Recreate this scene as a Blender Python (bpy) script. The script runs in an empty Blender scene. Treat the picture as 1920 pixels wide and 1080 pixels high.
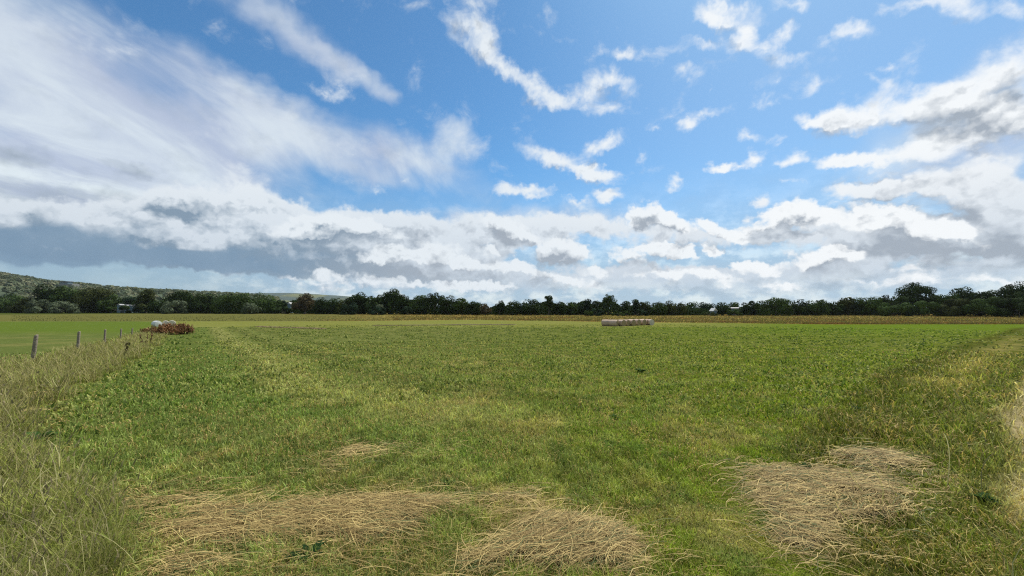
import bpy, bmesh, math, random, os
import numpy as np
from mathutils import Vector, Matrix
R = math.radians
SC = bpy.context.scene
COL = SC.collection

# ------------------------------------------------------------------ camera
CAM_H = 1.8
HAZE = 3e-5
F_PX = 750.0                      # focal length in pixels of a 1920 px wide frame
PITCH = math.atan(38.0 / F_PX)    # the horizon lies 38 px below the middle
cam_d = bpy.data.cameras.new('camera')
cam = bpy.data.objects.new('camera', cam_d)
COL.objects.link(cam)
cam.location = (0, 0, CAM_H)
cam.rotation_euler = (math.pi / 2 + PITCH, 0, 0)
cam_d.sensor_width = 36.0
cam_d.lens = 36.0 * F_PX / 1920.0
cam_d.clip_start = 0.05
cam_d.clip_end = 20000
SC.camera = cam
SC.cycles.use_denoising = False
SC.cycles.filter_width = 1.2
CP, SP = math.cos(PITCH), math.sin(PITCH)


def ray(px, py):
    """direction through a pixel of the 1920x1080 frame"""
    x = (px - 960.0) / F_PX
    y = -(py - 540.0) / F_PX
    return (x, CP - y * SP, SP + y * CP)


# ------------------------------------------------------------------ node helper
class S:
    """a shader socket with arithmetic"""
    tree = None

    def __init__(self, sock): self.s = sock
    def _m(self, op, *o): return math_node(op, self, *o)
    def __add__(self, o): return self._m('ADD', o)
    def __radd__(self, o): return self._m('ADD', o)
    def __sub__(self, o): return self._m('SUBTRACT', o)
    def __rsub__(self, o): return math_node('SUBTRACT', o, self)
    def __mul__(self, o): return self._m('MULTIPLY', o)
    def __rmul__(self, o): return self._m('MULTIPLY', o)
    def __truediv__(self, o): return self._m('DIVIDE', o)
    def __rtruediv__(self, o): return math_node('DIVIDE', o, self)


def put(sock, v):
    if isinstance(v, S): S.tree.links.new(v.s, sock)
    else: sock.default_value = v


def node(t, **kw):
    n = S.tree.nodes.new(t)
    for k, v in kw.items(): setattr(n, k, v)
    return n


def math_node(op, *a, clamp=False):
    n = node('ShaderNodeMath', operation=op, use_clamp=clamp)
    for i, v in enumerate(a): put(n.inputs[i], v)
    return S(n.outputs[0])


def vmath(op, *a):
    n = node('ShaderNodeVectorMath', operation=op)
    for i, v in enumerate(a): put(n.inputs[i], v)
    return S(n.outputs[0])


def vscale(v, f):
    n = node('ShaderNodeVectorMath', operation='SCALE')
    put(n.inputs[0], v); put(n.inputs[3], f)
    return S(n.outputs[0])


def comb(x, y, z):
    n = node('ShaderNodeCombineXYZ')
    for i, v in enumerate((x, y, z)): put(n.inputs[i], v)
    return S(n.outputs[0])


def sep(v):
    n = node('ShaderNodeSeparateXYZ'); put(n.inputs[0], v)
    return [S(o) for o in n.outputs]


def noise(v, scale, detail=4, rough=.5, col=False, dist=0.0, dims='3D'):
    n = node('ShaderNodeTexNoise', noise_dimensions=dims)
    put(n.inputs['Vector'], v)
    n.inputs['Scale'].default_value = scale
    n.inputs['Detail'].default_value = detail
    n.inputs['Roughness'].default_value = rough
    n.inputs['Distortion'].default_value = dist
    return S(n.outputs['Color' if col else 'Fac'])


def smooth(v, a, b, lo=0.0, hi=1.0):
    n = node('ShaderNodeMapRange', interpolation_type='SMOOTHSTEP')
    put(n.inputs[0], v)
    for i, k in enumerate((a, b, lo, hi)): put(n.inputs[1 + i], k)
    return S(n.outputs[0])


def lin(v, a, b, lo=0.0, hi=1.0):
    n = node('ShaderNodeMapRange', interpolation_type='LINEAR')
    put(n.inputs[0], v)
    for i, k in enumerate((a, b, lo, hi)): put(n.inputs[1 + i], k)
    return S(n.outputs[0])


def mix(f, a, b):
    n = node('ShaderNodeMix', data_type='RGBA')
    put(n.inputs[0], f)
    for i, v in ((6, a), (7, b)):
        if isinstance(v, S): put(n.inputs[i], v)
        else: n.inputs[i].default_value = (v[0], v[1], v[2], 1)
    return S(n.outputs[2])


def srgb(r, g, b):
    return tuple(((c / 255 + .055) / 1.055) ** 2.4 if c > 10 else c / 255 / 12.92 for c in (r, g, b))


# ------------------------------------------------------------------ sun and sky
SUN_EL, SUN_AZ = R(56), R(38)      # high, ahead and to the right (azimuth from +Y towards +X)
sun_d = bpy.data.lights.new('sun', 'SUN')
sun = bpy.data.objects.new('sun', sun_d)
COL.objects.link(sun)
sd = Vector((math.sin(SUN_AZ) * math.cos(SUN_EL), math.cos(SUN_AZ) * math.cos(SUN_EL), math.sin(SUN_EL)))
sun.rotation_euler = sd.to_track_quat('Z', 'Y').to_euler()
sun.location = sd * 50
sun_d.energy = 5.0
sun_d.angle = R(0.6)
sun_d.color = (1.0, .965, .9)
SC.view_settings.view_transform = 'Standard'
SC.view_settings.look = 'None'
SC.view_settings.exposure = 0.0
SC.view_settings.gamma = 1.0

world = bpy.data.worlds.new('World')
SC.world = world
world.use_nodes = True
S.tree = world.node_tree
S.tree.nodes.clear()
sky = node('ShaderNodeTexSky', sky_type='NISHITA', sun_disc=False)
sky.sun_elevation = SUN_EL
sky.sun_rotation = SUN_AZ
sky.altitude = 50
sky.air_density = 1.0
sky.dust_density = 0.6
sky.ozone_density = 2.5
SKY = 0.115

tc = node('ShaderNodeTexCoord')
DIR = S(tc.outputs['Generated'])
dx, dy, dz = sep(DIR)
az = math_node('ARCTAN2', dx, dy)
el = math_node('ARCSINE', dz)
P = comb(az, el, 0.0)


def azel(px, py):
    x, y, z = ray(px, py)
    return math.atan2(x, y), math.atan2(z, math.hypot(x, y))


def cloud_field(vec, table, vis):
    """sum of soft elliptic puffs, each given by the direction it stands in"""
    tot = None
    for px, py, rx, ry, ang, st in table:
        a0, e0 = azel(px, py)
        ax, ex = azel(px + 1, py); ay, ey = azel(px, py + 1)
        J = ((ax - a0, ay - a0), (ex - e0, ey - e0))
        c, s = math.cos(R(ang)), math.sin(R(ang))
        u = (J[0][0] * c + J[0][1] * s, J[1][0] * c + J[1][1] * s)
        v = (-J[0][0] * s + J[0][1] * c, -J[1][0] * s + J[1][1] * c)
        k = 1.0 / max(.15, 1.0 - vis / st)
        m = node('ShaderNodeMapping', vector_type='TEXTURE')
        put(m.inputs[0], vec)
        m.inputs['Location'].default_value = (a0, e0, 0)
        m.inputs['Rotation'].default_value = (0, 0, math.atan2(u[1], u[0]))
        m.inputs['Scale'].default_value = (rx * k * math.hypot(*u), ry * k * math.hypot(*v), 1)
        g = node('ShaderNodeTexGradient', gradient_type='SPHERICAL')
        put(g.inputs[0], S(m.outputs[0]))
        t = math_node('MULTIPLY', S(g.outputs['Fac']), st)
        tot = t if tot is None else tot + t
    return tot


# px, py, half width, half height, tilt, strength
CUMULUS = [
    # the large bank on the left, down to its dark base
    (330, 396, 150, 34, 8, 1.1), (90, 420, 230, 40, 0, 1.2), (520, 385, 60, 22, 20, 1.0),
    (430, 400, 130, 40, 8, 1.3), (130, 445, 330, 48, 6, 1.5), (420, 455, 280, 48, 6, 1.5), (600, 425, 120, 42, 8, 1.4),
    (660, 455, 160, 48, 0, 1.3), (760, 480, 140, 50, 0, 1.3), (850, 440, 150, 34, 0, 1.1), (820, 500, 150, 30, 0, 1.2),
    (500, 490, 160, 28, 4, 1.1), (740, 408, 70, 14, 10, .9), (455, 345, 60, 30, 20, .9),
    # middle
    (940, 430, 60, 22, 10, .9), (1000, 445, 60, 20, 12, .9), (1100, 432, 110, 28, 4, 1.0), (1040, 412, 55, 14, 0, .9), (1300, 525, 110, 26, 0, 1.0), (1420, 528, 110, 22, 0, 1.0), (1280, 440, 140, 18, 4, .9),
    (900, 520, 200, 24, 0, .8), (1120, 530, 160, 18, 0, .7), (1202, 291, 10, 10, 40, .9),
    (985, 358, 60, 13, 4, 1.5), (1082, 378, 28, 11, 10, 1.4), (1142, 366, 30, 13, 0, 1.4), (1268, 342, 22, 15, 0, 1.4),
    (1424, 370, 24, 12, -20, 1.0), (1484, 340, 24, 8, 4, 1.0), (1492, 300, 18, 10, 0, 1.0), (1420, 298, 16, 10, -20, .9), (1372, 309, 34, 9, -8, .9),
    (1412, 253, 24, 12, 25, 1.0), (1442, 191, 30, 11, -5, 1.1), (1330, 210, 34, 9, -22, 1.0), (1298, 232, 22, 8, -5, 1.1), (1226, 242, 14, 6, 5, .9),
    (1331, 174, 10, 9, 0, .9), (1286, 134, 18, 9, 0, .9), (1214, 100, 24, 12, 0, .8), (1276, 90, 22, 10, 0, .7), (1545, 160, 22, 7, -30, .7), (1670, 126, 15, 7, 0, .9),
    # the bank on the right
    (1450, 420, 62, 26, -6, 1.4), (1510, 402, 60, 24, 0, 1.5), (1580, 424, 60, 22, 10, 1.4), (1650, 405, 62, 30, 0, 1.3), (1720, 425, 70, 24, 6, 1.4),
    (1800, 432, 60, 26, 0, 1.4), (1880, 450, 70, 36, 0, 1.4), (1540, 445, 150, 14, 0, 1.1), (1740, 462, 170, 24, 0, 1.4),
    (1540, 490, 90, 26, 0, 1.3), (1640, 510, 130, 24, 0, 1.1), (1860, 505, 110, 22, 0, 1.2), (1480, 530, 110, 18, 0, 1.0), (1780, 535, 170, 18, 0, .9),
    (1560, 228, 62, 28, 0, 1.4), (1520, 222, 40, 14, 10, 1.1), (1700, 196, 95, 36, -4, 1.4), (1640, 225, 90, 26, 0, 1.3), (1790, 180, 80, 36, -20, 1.3), (1870, 120, 75, 40, -30, 1.5),
    (1900, 180, 60, 60, 0, 1.3), (1660, 298, 95, 22, -4, 1.35), (1590, 302, 45, 10, 0, 1.1), (1740, 270, 80, 20, -8, 1.0), (1850, 300, 110, 26, -8, 1.1), (1850, 235, 110, 34, -8, 1.2),
    (1620, 358, 75, 17, -4, 1.3), (1720, 345, 120, 26, 0, 1.3), (1850, 370, 130, 40, 0, 1.4), (1900, 420, 70, 30, 0, 1.1),
    # the broken cloud across the top
    (880, 25, 48, 50, 30, 1.3), (905, 85, 30, 34, -30, 1.2), (945, 125, 44, 15, 38, 1.3), (1000, 162, 52, 17, 36, 1.2), (1050, 196, 42, 17, 15, 1.2),
    (1150, 150, 48, 20, 20, 1.1), (1110, 175, 44, 16, -20, 1.0), (1140, 206, 42, 17, -5, 1.2), (1030, 298, 52, 13, 22, 1.1), (1085, 312, 50, 17, 10, 1.2), (1110, 280, 40, 13, -15, 1.2),
    (1150, 262, 34, 14, -25, 1.2), (1125, 328, 36, 13, 10, 1.1), (1030, 18, 20, 20, 0, .9),
    (1335, 25, 42, 18, 10, 1.1), (1400, 62, 36, 18, -30, .9), (1375, 14, 50, 14, 15, .9), (1440, 92, 46, 18, 15, .9), (1390, 95, 24, 16, 0, .8), (1490, 5, 38, 14, 0, 1.1),
    (1600, 58, 26, 17, 10, 1.0), (1548, 77, 18, 9, 0, .8), (1800, 22, 62, 22, 10, 1.1), (1720, 4, 60, 14, 0, 1.0), (1905, 10, 30, 20, 20, 1.1),
    (1060, 72, 22, 8, 20, .75), (1112, 98, 14, 8, 0, .75), (1165, 100, 12, 7, 0, .75), (1310, 78, 20, 9, 20, .85), (1360, 42, 40, 14, 20, .9), (1462, 70, 26, 10, -30, .85), (1500, 102, 16, 8, 0, .75), (1572, 48, 18, 12, 0, .85), (1642, 150, 14, 7, 30, .7), (1352, 313, 20, 8, 0, 1.0), (1400, 290, 12, 9, 40, .9), (1458, 262, 14, 8, 0, .8),
    (612, 178, 42, 13, 12, 1.1), (702, 360, 20, 9, 10, 1.0), (858, 250, 36, 28, 30, .8),
]
FRONT = [
    (640, 418, 70, 20, 6, 1.3), (560, 432, 60, 20, 0, 1.2), (690, 428, 50, 16, 10, 1.1), (720, 484, 70, 20, 0, 1.3), (800, 470, 60, 22, 0, 1.1), (840, 492, 60, 16, 0, 1.1), (600, 445, 60, 16, 0, 1.1),
    (935, 424, 40, 20, 20, 1.4), (985, 440, 46, 20, 22, 1.3), (1065, 468, 54, 26, 0, 1.5), (1030, 486, 60, 20, 0, 1.2),
    (912, 466, 26, 12, 15, 1.2), (890, 500, 40, 16, 0, 1.3), (1000, 512, 46, 18, 10, 1.3), (955, 498, 26, 12, 0, 1.1),
    (1220, 402, 48, 25, 0, 1.6), (1262, 422, 34, 18, 20, 1.4), (1195, 425, 32, 16, 0, 1.2), (1332, 424, 34, 18, 10, 1.4), (1385, 446, 40, 12, 10, 1.2),
    (1185, 478, 42, 20, 0, 1.4), (1248, 464, 42, 18, 10, 1.5), (1285, 478, 30, 12, 10, 1.2), (1337, 470, 24, 14, 20, 1.4), (1385, 494, 20, 9, 0, 1.1),
    (1120, 505, 30, 9, 0, .8), (1195, 520, 30, 8, 0, .9), (1235, 505, 26, 8, 0, .8),
    (1450, 420, 62, 26, -6, 1.4), (1500, 400, 60, 24, 0, 1.6), (1570, 422, 60, 20, 10, 1.4), (1650, 402, 60, 28, 0, 1.4), (1720, 425, 70, 22, 6, 1.4), (1800, 430, 46, 20, 0, 1.3),
    (690, 516, 60, 11, 0, 0.95), (780, 530, 70, 9, 0, 0.86), (560, 520, 50, 9, 0, 0.77), (640, 540, 60, 8, 0, 0.77), (860, 540, 60, 9, 0, 0.86), (940, 536, 44, 9, 0, 0.86), (1060, 524, 40, 10, 0, 0.86),
    (1110, 540, 50, 8, 0, 0.77), (1290, 512, 46, 12, 0, 0.95), (1370, 520, 50, 11, 0, 0.95), (1430, 504, 34, 11, 0, 0.95), (1450, 536, 60, 9, 0, 0.86), (1640, 528, 70, 10, 0, 0.86), (1710, 500, 60, 12, 0, 0.95), (1790, 520, 70, 10, 0, 0.86), (1880, 530, 60, 10, 0, 0.86),
    (1540, 486, 80, 22, 0, 1.2), (1575, 474, 34, 16, 0, 1.1), (1760, 462, 110, 14, 0, 1.1),
]
SHADE = [
    (120, 440, 260, 26, 0, .7), (200, 474, 330, 30, 6, 1.0), (430, 492, 240, 22, 5, .9), (60, 478, 200, 24, 4, .8), (600, 482, 120, 18, 4, .5), (440, 470, 70, 12, 0, .6),
]
VEIL = [
    (60, 90, 330, 120, 22, .75), (160, 210, 420, 130, 22, .9), (60, 330, 360, 120, 10, 1.2), (160, 370, 330, 90, 6, 1.2), (380, 310, 240, 90, 20, 1.05), (470, 210, 190, 60, 26, .7), (400, 140, 180, 30, 28, .45),
    (560, 60, 150, 30, 36, .6), (470, 20, 120, 24, 40, .35), (660, 140, 90, 20, 32, .6), (735, 175, 30, 16, 45, .5), (560, 270, 140, 46, 16, .5),
    (720, 290, 120, 50, 14, .75), (700, 340, 60, 22, 14, .5), (850, 260, 46, 34, 25, .6), (830, 320, 120, 30, 25, .4), 
    (1090, 410, 120, 30, 0, .7), (880, 410, 120, 22, 0, .7), 
    (1760, 300, 200, 110, 0, .55), (1880, 220, 140, 160, 0, .6), 
]
GREY = [
    (20, 285, 80, 20, 4, 1.0), (250, 316, 62, 13, 6, 1.0), (60, 375, 140, 26, 4, .7), (240, 380, 150, 18, 10, .9), (350, 398, 90, 12, 4, .8), (120, 430, 220, 24, 0, .6), (170, 470, 300, 34, 6, 1.0), (400, 490, 260, 26, 4, 1.0),
    (90, 485, 200, 16, 5, .6), (600, 470, 160, 24, 4, .8), (430, 478, 60, 12, 0, .5), (740, 445, 90, 18, 4, .5), (790, 510, 130, 14, 4, .7), (640, 500, 120, 18, 0, .6), (870, 425, 70, 12, 10, .45),
    (1205, 412, 34, 16, -20, 1.0), (1215, 436, 50, 9, 0, .7), (1035, 488, 40, 14, 0, .8), (1300, 445, 70, 9, 0, .4), (1190, 495, 40, 7, 0, .5), (1255, 482, 40, 7, 0, .4), (1330, 482, 20, 6, 0, .6),
    (960, 450, 40, 8, 20, .5), (985, 362, 40, 5, 0, .4), (895, 514, 36, 7, 0, .5), (1000, 524, 36, 7, 0, .5),
    (1430, 428, 46, 12, 0, .8), (1490, 438, 90, 9, 0, .8), (1515, 412, 28, 9, -20, .6), (1640, 392, 40, 16, 20, .9), (1680, 440, 80, 16, 4, 1.0), (1760, 470, 160, 14, 0, .9), (1880, 440, 60, 20, 0, .6), (1840, 465, 100, 12, 0, .7),
    (1560, 485, 50, 16, 0, .8), (1500, 490, 36, 9, 0, .6), (1600, 510, 120, 14, 0, .8), (1880, 505, 50, 9, 0, .8), (1905, 165, 50, 30, 10, 1.0), (1870, 200, 60, 20, 0, .35), (1540, 240, 24, 14, 0, .35), (1660, 250, 50, 12, 0, .3),
    (1780, 390, 110, 12, 0, .35), (1800, 330, 90, 8, 0, .2),
]
w1 = vscale(vmath('SUBTRACT', noise(P, 16, 3, .5, dims='2D', col=True), (.5, .5, .5)), .05)
w2 = vscale(vmath('SUBTRACT', noise(P, 70, 3, .55, dims='2D', col=True), (.5, .5, .5)), .016)
PW = vmath('ADD', vmath('ADD', P, vmath('MULTIPLY', w1, (1.3, .75, 0))), w2)
# billows, and again a little higher up: the difference lights their tops
PB = comb(az, el * 1.35, 0.0)
fb = noise(PB, 11, 10, .6, dims='2D', dist=.25)


def billow(v):
    """cauliflower heads: round lumps with smaller lumps on them"""
    t = None
    for sc_, k in ((12, .48), (28, .32), (64, .20)):
        n = node('ShaderNodeTexVoronoi', voronoi_dimensions='2D', feature='SMOOTH_F1')
        put(n.inputs['Vector'], v)
        n.inputs['Scale'].default_value = sc_; n.inputs['Smoothness'].default_value = .35
        q = (1.0 - S(n.outputs['Distance'])) * k
        t = q if t is None else t + q
    return t


PV = vmath('ADD', PB, vmath('MULTIPLY', w2, (1.6, 1.6, 0)))
bl = billow(PV)
blu = billow(vmath('ADD', PV, (.006, .020, 0)))
fbs = noise(PB, 15, 4, .55, dims='2D')
fbu = noise(vmath('ADD', PB, (.010, .030, 0)), 15, 3, .55, dims='2D')
cum = cloud_field(PW, CUMULUS, .42)
PU = vmath('ADD', PW, (.006, .030, 0))     # the same place a little higher: tells tops from bases
cum_u = cloud_field(PU, CUMULUS, .42)
high = smooth(el, .12, .42)
dens = cum + (fb - .5) * (1.8 + high * .9) + (bl - .62) * .5
a_cum = smooth(dens, .38 - high * .27, .86 + high * .85) * smooth(el, .0, .09)
grey_f = cloud_field(PW, GREY, .25)
body = smooth(dens, .7, 2.0)
relief = (fbs - fbu) * 1.5 + (bl - blu) * 1.5
under = cum_u - cum
tone = relief * -1.0 + (fb - .5) * .35
grey = math_node('ADD', grey_f * .95 + smooth(under, -.25, .8) * .6 + tone, body * .1 - .12, clamp=True) * smooth(dens + under * .8, .45, 1.1)
# the nearer heaps with hard tops, standing in front of the bank
front = cloud_field(PW, FRONT, .42)
funder = cloud_field(PU, FRONT, .42) - front
fdens = front + (fb - .5) * 1.5 + (bl - .62) * 1.1
a_front = smooth(fdens, .34, smooth(funder, -.3, .3, .86, 1.35))
fgrey = math_node('ADD', grey_f * 1.5 + smooth(funder, -.25, .6) * .85 + tone * 1.3, -.05, clamp=True) * smooth(fdens + funder * .8, .44, .82)
a_shade = smooth(cloud_field(vmath('ADD', P, w1), SHADE, .1) + (fb - .5) * .6, .1, .75) * .9
# thin veil, drawn out in streaks on a high flat layer
PL = vmath('DIVIDE', DIR, comb(dz + .14, dz + .14, dz + .14))
mp = node('ShaderNodeMapping'); put(mp.inputs[0], PL)
mp.inputs['Scale'].default_value = (1.25, .62, 1)
st = noise(S(mp.outputs[0]), 1.7, 8, .58, dist=.6)
veil_f = cloud_field(vmath('ADD', P, vmath('MULTIPLY', w1, (1.5, 1, 0))), VEIL, .2)
a_veil = smooth(veil_f + (st - .5) * 1.35, .0, 1.05) * smooth(veil_f, .02, .25) * .92
# the pale band low over the land, with faint far cloud in it
far = noise(comb(az, el * 2.3, 0.0), 12, 8, .58, dims='2D')
a_hor = smooth(el + (far - .5) * .10, .34, .03) * .85

blue = vmath('MULTIPLY', vscale(S(sky.outputs[0]), SKY), (0.55, .94, 1.12))
c_hor = mix(smooth(far * .62 + bl * .3, .42, .62), (.40, .52, .67), (.78, .84, .88))
c_hor = mix(smooth(az + (far - .5) * .3, -.40, -.75) * .85, c_hor, (.34, .46, .57))
blue = mix(smooth(az, -.1, .7) * .22, blue, (.58, .72, .88))
c = mix(a_hor, blue, c_hor)
veil_c = mix(smooth(st, .36, .64) * smooth(el, .5, .15, .65, 1), (.50, .57, .72), (.80, .88, .92))
c = mix(a_veil, c, mix(math_node('ADD', grey_f * .75 + (fbs - .55) * .9, 0.0, clamp=True), veil_c, (.33, .39, .45)))
white = mix(smooth(az, -.2, .7), (.80, .86, .91), (.93, .96, .98))
dark = mix(smooth(az, -.15, -.55), (.37, .425, .495), (.23, .32, .42))
low = smooth(el, .30, .04)
c = mix(a_cum * .97, c, mix(grey, mix(low * .9, white, (.57, .65, .74)), dark))
c = mix(a_shade, c, mix(fbs, (.17, .28, .41), (.25, .36, .48)))
c = mix(a_front * .97, c, mix(fgrey, white, dark))
# broken cloud added overhead and behind, outside this view, for neutral fill light
a_back = math_node('MAXIMUM', smooth(dy, .45, .05), smooth(el, .66, .85)) * smooth(fbs, .40, .60)
c = mix(a_back * .85, c, (.56, .575, .59))
bg = node('ShaderNodeBackground')
put(bg.inputs[0], c); bg.inputs[1].default_value = 1.0
wo = node('ShaderNodeOutputWorld')
S.tree.links.new(bg.outputs[0], wo.inputs[0])
world.cycles.sampling_method = 'NONE'
# ------------------------------------------------------------------ helpers for objects
def tag(o, label=None, cat=None, group=None, kind=None):
    if label: o['label'] = label
    if cat: o['category'] = cat
    if group: o['group'] = group
    if kind: o['kind'] = kind
    return o


def empty(name, loc, rz=0.0):
    o = bpy.data.objects.new(name, None)
    o.empty_display_size = .3
    COL.objects.link(o)
    o.location = loc
    o.rotation_euler = (0, 0, rz)
    return o


def link_mesh(name, me, mat, parent=None, loc=(0, 0, 0)):
    if mat is not None and not me.materials: me.materials.append(mat)
    o = bpy.data.objects.new(name, me)
    COL.objects.link(o)
    o.location = loc
    if parent is not None: o.parent = parent
    return o


def np_mesh(name, v, faces, col=None, smooth_sh=False):
    """mesh from numpy arrays; faces is (n,k), col one rgb per vertex"""
    me = bpy.data.meshes.new(name)
    n, k = faces.shape
    me.vertices.add(len(v)); me.loops.add(n * k); me.polygons.add(n)
    me.vertices.foreach_set('co', np.ascontiguousarray(v, np.float32).ravel())
    me.loops.foreach_set('vertex_index', np.ascontiguousarray(faces, np.int32).ravel())
    me.polygons.foreach_set('loop_start', np.arange(0, n * k, k, dtype=np.int32))
    me.polygons.foreach_set('use_smooth', np.full(n, smooth_sh))
    if col is not None:
        a = me.attributes.new('tint', 'FLOAT_COLOR', 'POINT')
        c = np.ones((len(v), 4), np.float32); c[:, :3] = col
        a.data.foreach_set('color', c.ravel())
    me.update(calc_edges=True)
    return me


RNG = np.random.default_rng(11)


def hash2(ix, iy, seed):
    h = (ix.astype(np.int64) * 374761393 + iy.astype(np.int64) * 668265263 + seed * 974634777) & 0xffffffff
    h = ((h ^ (h >> 13)) * 1274126177) & 0xffffffff
    return ((h ^ (h >> 16)) & 0xffff) / 65535.0


def vnoise(x, y, seed=0):
    x = np.asarray(x, float); y = np.asarray(y, float)
    ix, iy = np.floor(x), np.floor(y)
    fx, fy = x - ix, y - iy
    fx = fx * fx * (3 - 2 * fx); fy = fy * fy * (3 - 2 * fy)
    a, b = hash2(ix, iy, seed), hash2(ix + 1, iy, seed)
    c, d = hash2(ix, iy + 1, seed), hash2(ix + 1, iy + 1, seed)
    return (a * (1 - fx) + b * fx) * (1 - fy) + (c * (1 - fx) + d * fx) * fy


def fbm(x, y, seed=0, oct=4):
    t = 0; a = .5; s = 0
    for i in range(oct):
        t = t + a * vnoise(x * 2 ** i, y * 2 ** i, seed + i * 7); s += a; a *= .5
    return t / s


def sstep(v, a, b):
    t = np.clip((v - a) / (b - a), 0, 1)
    return t * t * (3 - 2 * t)


def ground_z(x, y):
    x = np.asarray(x, float); y = np.asarray(y, float)
    yy = np.maximum(y, 0)
    z = -1.9 * (1 - np.exp(-(yy / 45.0) ** 1.3))
    z = z + (fbm(x * .35 + 7, y * .35 + 3, 5, 3) - .5) * .10 * np.clip(1.5 - np.hypot(x, y) / 90, 0, 1)
    return z


def p2g(px, py):
    """where the ground is met through a pixel of the photograph"""
    d = ray(px, py)
    t = 0.5
    for i in range(4000):
        x, y, z = d[0] * t, d[1] * t, CAM_H + d[2] * t
        if z <= float(ground_z(x, y)): break
        t *= 1.004
    return (x, y)


def poly(pts): return np.array([p2g(*p) for p in pts])


def inside(x, y, pg):
    """signed distance to a polygon, positive inside"""
    x = np.asarray(x, float); y = np.asarray(y, float)
    ins = np.zeros(x.shape, bool); dmin = np.full(x.shape, 1e9)
    n = len(pg)
    for i in range(n):
        x0, y0 = pg[i]; x1, y1 = pg[(i + 1) % n]
        c = ((y0 > y) != (y1 > y)) & (x < (x1 - x0) * (y - y0) / (y1 - y0 + 1e-12) + x0)
        ins ^= c
        ex, ey = x1 - x0, y1 - y0
        t = np.clip(((x - x0) * ex + (y - y0) * ey) / (ex * ex + ey * ey + 1e-12), 0, 1)
        dmin = np.minimum(dmin, np.hypot(x - x0 - t * ex, y - y0 - t * ey))
    return np.where(ins, dmin, -dmin)


# the zones of the field, as outlines on the ground
Z_TALL = np.vstack([poly([(345, 612), (300, 640), (262, 664), (235, 690), (170, 718), (110, 748), (75, 790), (50, 850), (100, 880), (180, 908), (245, 945), (285, 1000), (262, 1079)]),
                    [(-1.9, .5), (-9, .5), (-22, 6), (-24, 13)], poly([(20, 690), (62, 684), (145, 657), (200, 643), (250, 630), (290, 620)])])
Z_RIGHT = np.vstack([poly([(1900, 616), (1770, 655), (1640, 715), (1540, 780), (1470, 850), (1450, 900), (1500, 1000), (1560, 1079)]), [(1.6, .5), (14, .5), (150, 90), (125, 92)]])
Z_TRACK = poly([(1919, 690), (1905, 720), (1902, 780), (1897, 850), (1890, 920), (1895, 990)])
Z_TRACK = np.vstack([Z_TRACK, [(5.2, 2.6), (9, 4), (30, 16), (38, 21)]])
Z_STRAWY = np.vstack([poly([(1905, 628), (1850, 650), (1780, 690), (1740, 730), (1790, 735), (1870, 690), (1915, 645)])])
Z_MOWN_END = 88.0
HAY = {
    'ridge': poly([(245, 935), (330, 930), (440, 945), (560, 955), (650, 938), (760, 932), (900, 938), (990, 940), (1000, 952), (880, 965), (800, 985), (760, 1010), (700, 1040), (620, 1079), (300, 1079), (285, 1010), (300, 965)]),
    'swath': poly([(960, 1000), (1010, 975), (1080, 985), (1190, 1015), (1215, 1045), (1190, 1079), (850, 1079), (900, 1040)]),
    'right': poly([(1400, 885), (1440, 880), (1500, 888), (1560, 880), (1590, 862), (1650, 850), (1700, 862), (1725, 890), (1700, 915), (1725, 950), (1745, 975), (1690, 1000), (1600, 1010), (1560, 1045), (1480, 1050), (1450, 1010), (1430, 965), (1415, 920)]),
    'left': poly([(22, 762), (60, 740), (108, 730), (112, 742), (85, 765), (62, 795), (35, 810), (18, 795)]),
    'streak': poly([(570, 885), (600, 862), (660, 840), (720, 833), (800, 838), (860, 842), (850, 852), (740, 850), (690, 860), (620, 885)]),
}

HAY_CORE = {
    'ridge': [poly([(560, 950), (650, 936), (760, 931), (930, 938), (945, 950), (800, 975), (720, 1000), (650, 1050), (600, 1079), (480, 1079), (590, 1005)]), poly([(245, 935), (330, 929), (450, 945), (600, 955), (600, 970), (330, 962)])],
    'swath': [poly([(930, 1015), (1010, 975), (1090, 985), (1195, 1020), (1205, 1055), (1100, 1050), (1000, 1040)])],
    'right': [poly([(1410, 892), (1500, 888), (1560, 915), (1640, 905), (1715, 920), (1740, 980), (1640, 1000), (1560, 1000), (1500, 975), (1430, 930)]), poly([(1590, 866), (1660, 852), (1715, 880), (1640, 900)]), poly([(1470, 985), (1600, 975), (1560, 1030), (1480, 1040)])],
    'left': [poly([(30, 770), (70, 742), (105, 735), (70, 785), (35, 800)])],
    'streak': [poly([(575, 882), (610, 862), (660, 842), (730, 836), (680, 858), (620, 882)])],
}


def zone_noise(x, y, s, seed): return (fbm(x * s, y * s, seed, 3) - .5)


def zone_at(x, y):
    """soft masks of the ground cover at a point: tall, right margin, track, strawy"""
    d = np.hypot(x, y)
    wob = zone_noise(x, y, .9, 21) * np.clip(d * .10, .25, 2.5)
    tall = sstep(inside(x, y, Z_TALL) + wob, -.1, .25)
    right = sstep(inside(x, y, Z_RIGHT) + wob * 1.6, -.3, .5)
    track = sstep(inside(x, y, Z_TRACK) + wob * .6, -.15, .25)
    straw = sstep(inside(x, y, Z_STRAWY) + wob, -.8, 1.2)
    return tall, right, track, straw


# albedo of the cover
C_GREEN = np.array((.080, .125, .022)); C_DEEP = np.array((.035, .075, .014)); C_PALE = np.array((.165, .178, .080))
C_STRAW = np.array((.36, .29, .15)); C_OLIVE = np.array((.062, .080, .018)); C_BRIGHT = np.array((.082, .142, .018))
C_RUSSET = np.array((.19, .095, .045)); C_TAN = np.array((.22, .175, .070)); C_EARTH = np.array((.10, .075, .045))


def mixc(a, b, t): return a + (b - a) * np.asarray(t)[:, None]


def u_(x, y): return x / np.maximum(y, 1)


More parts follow.
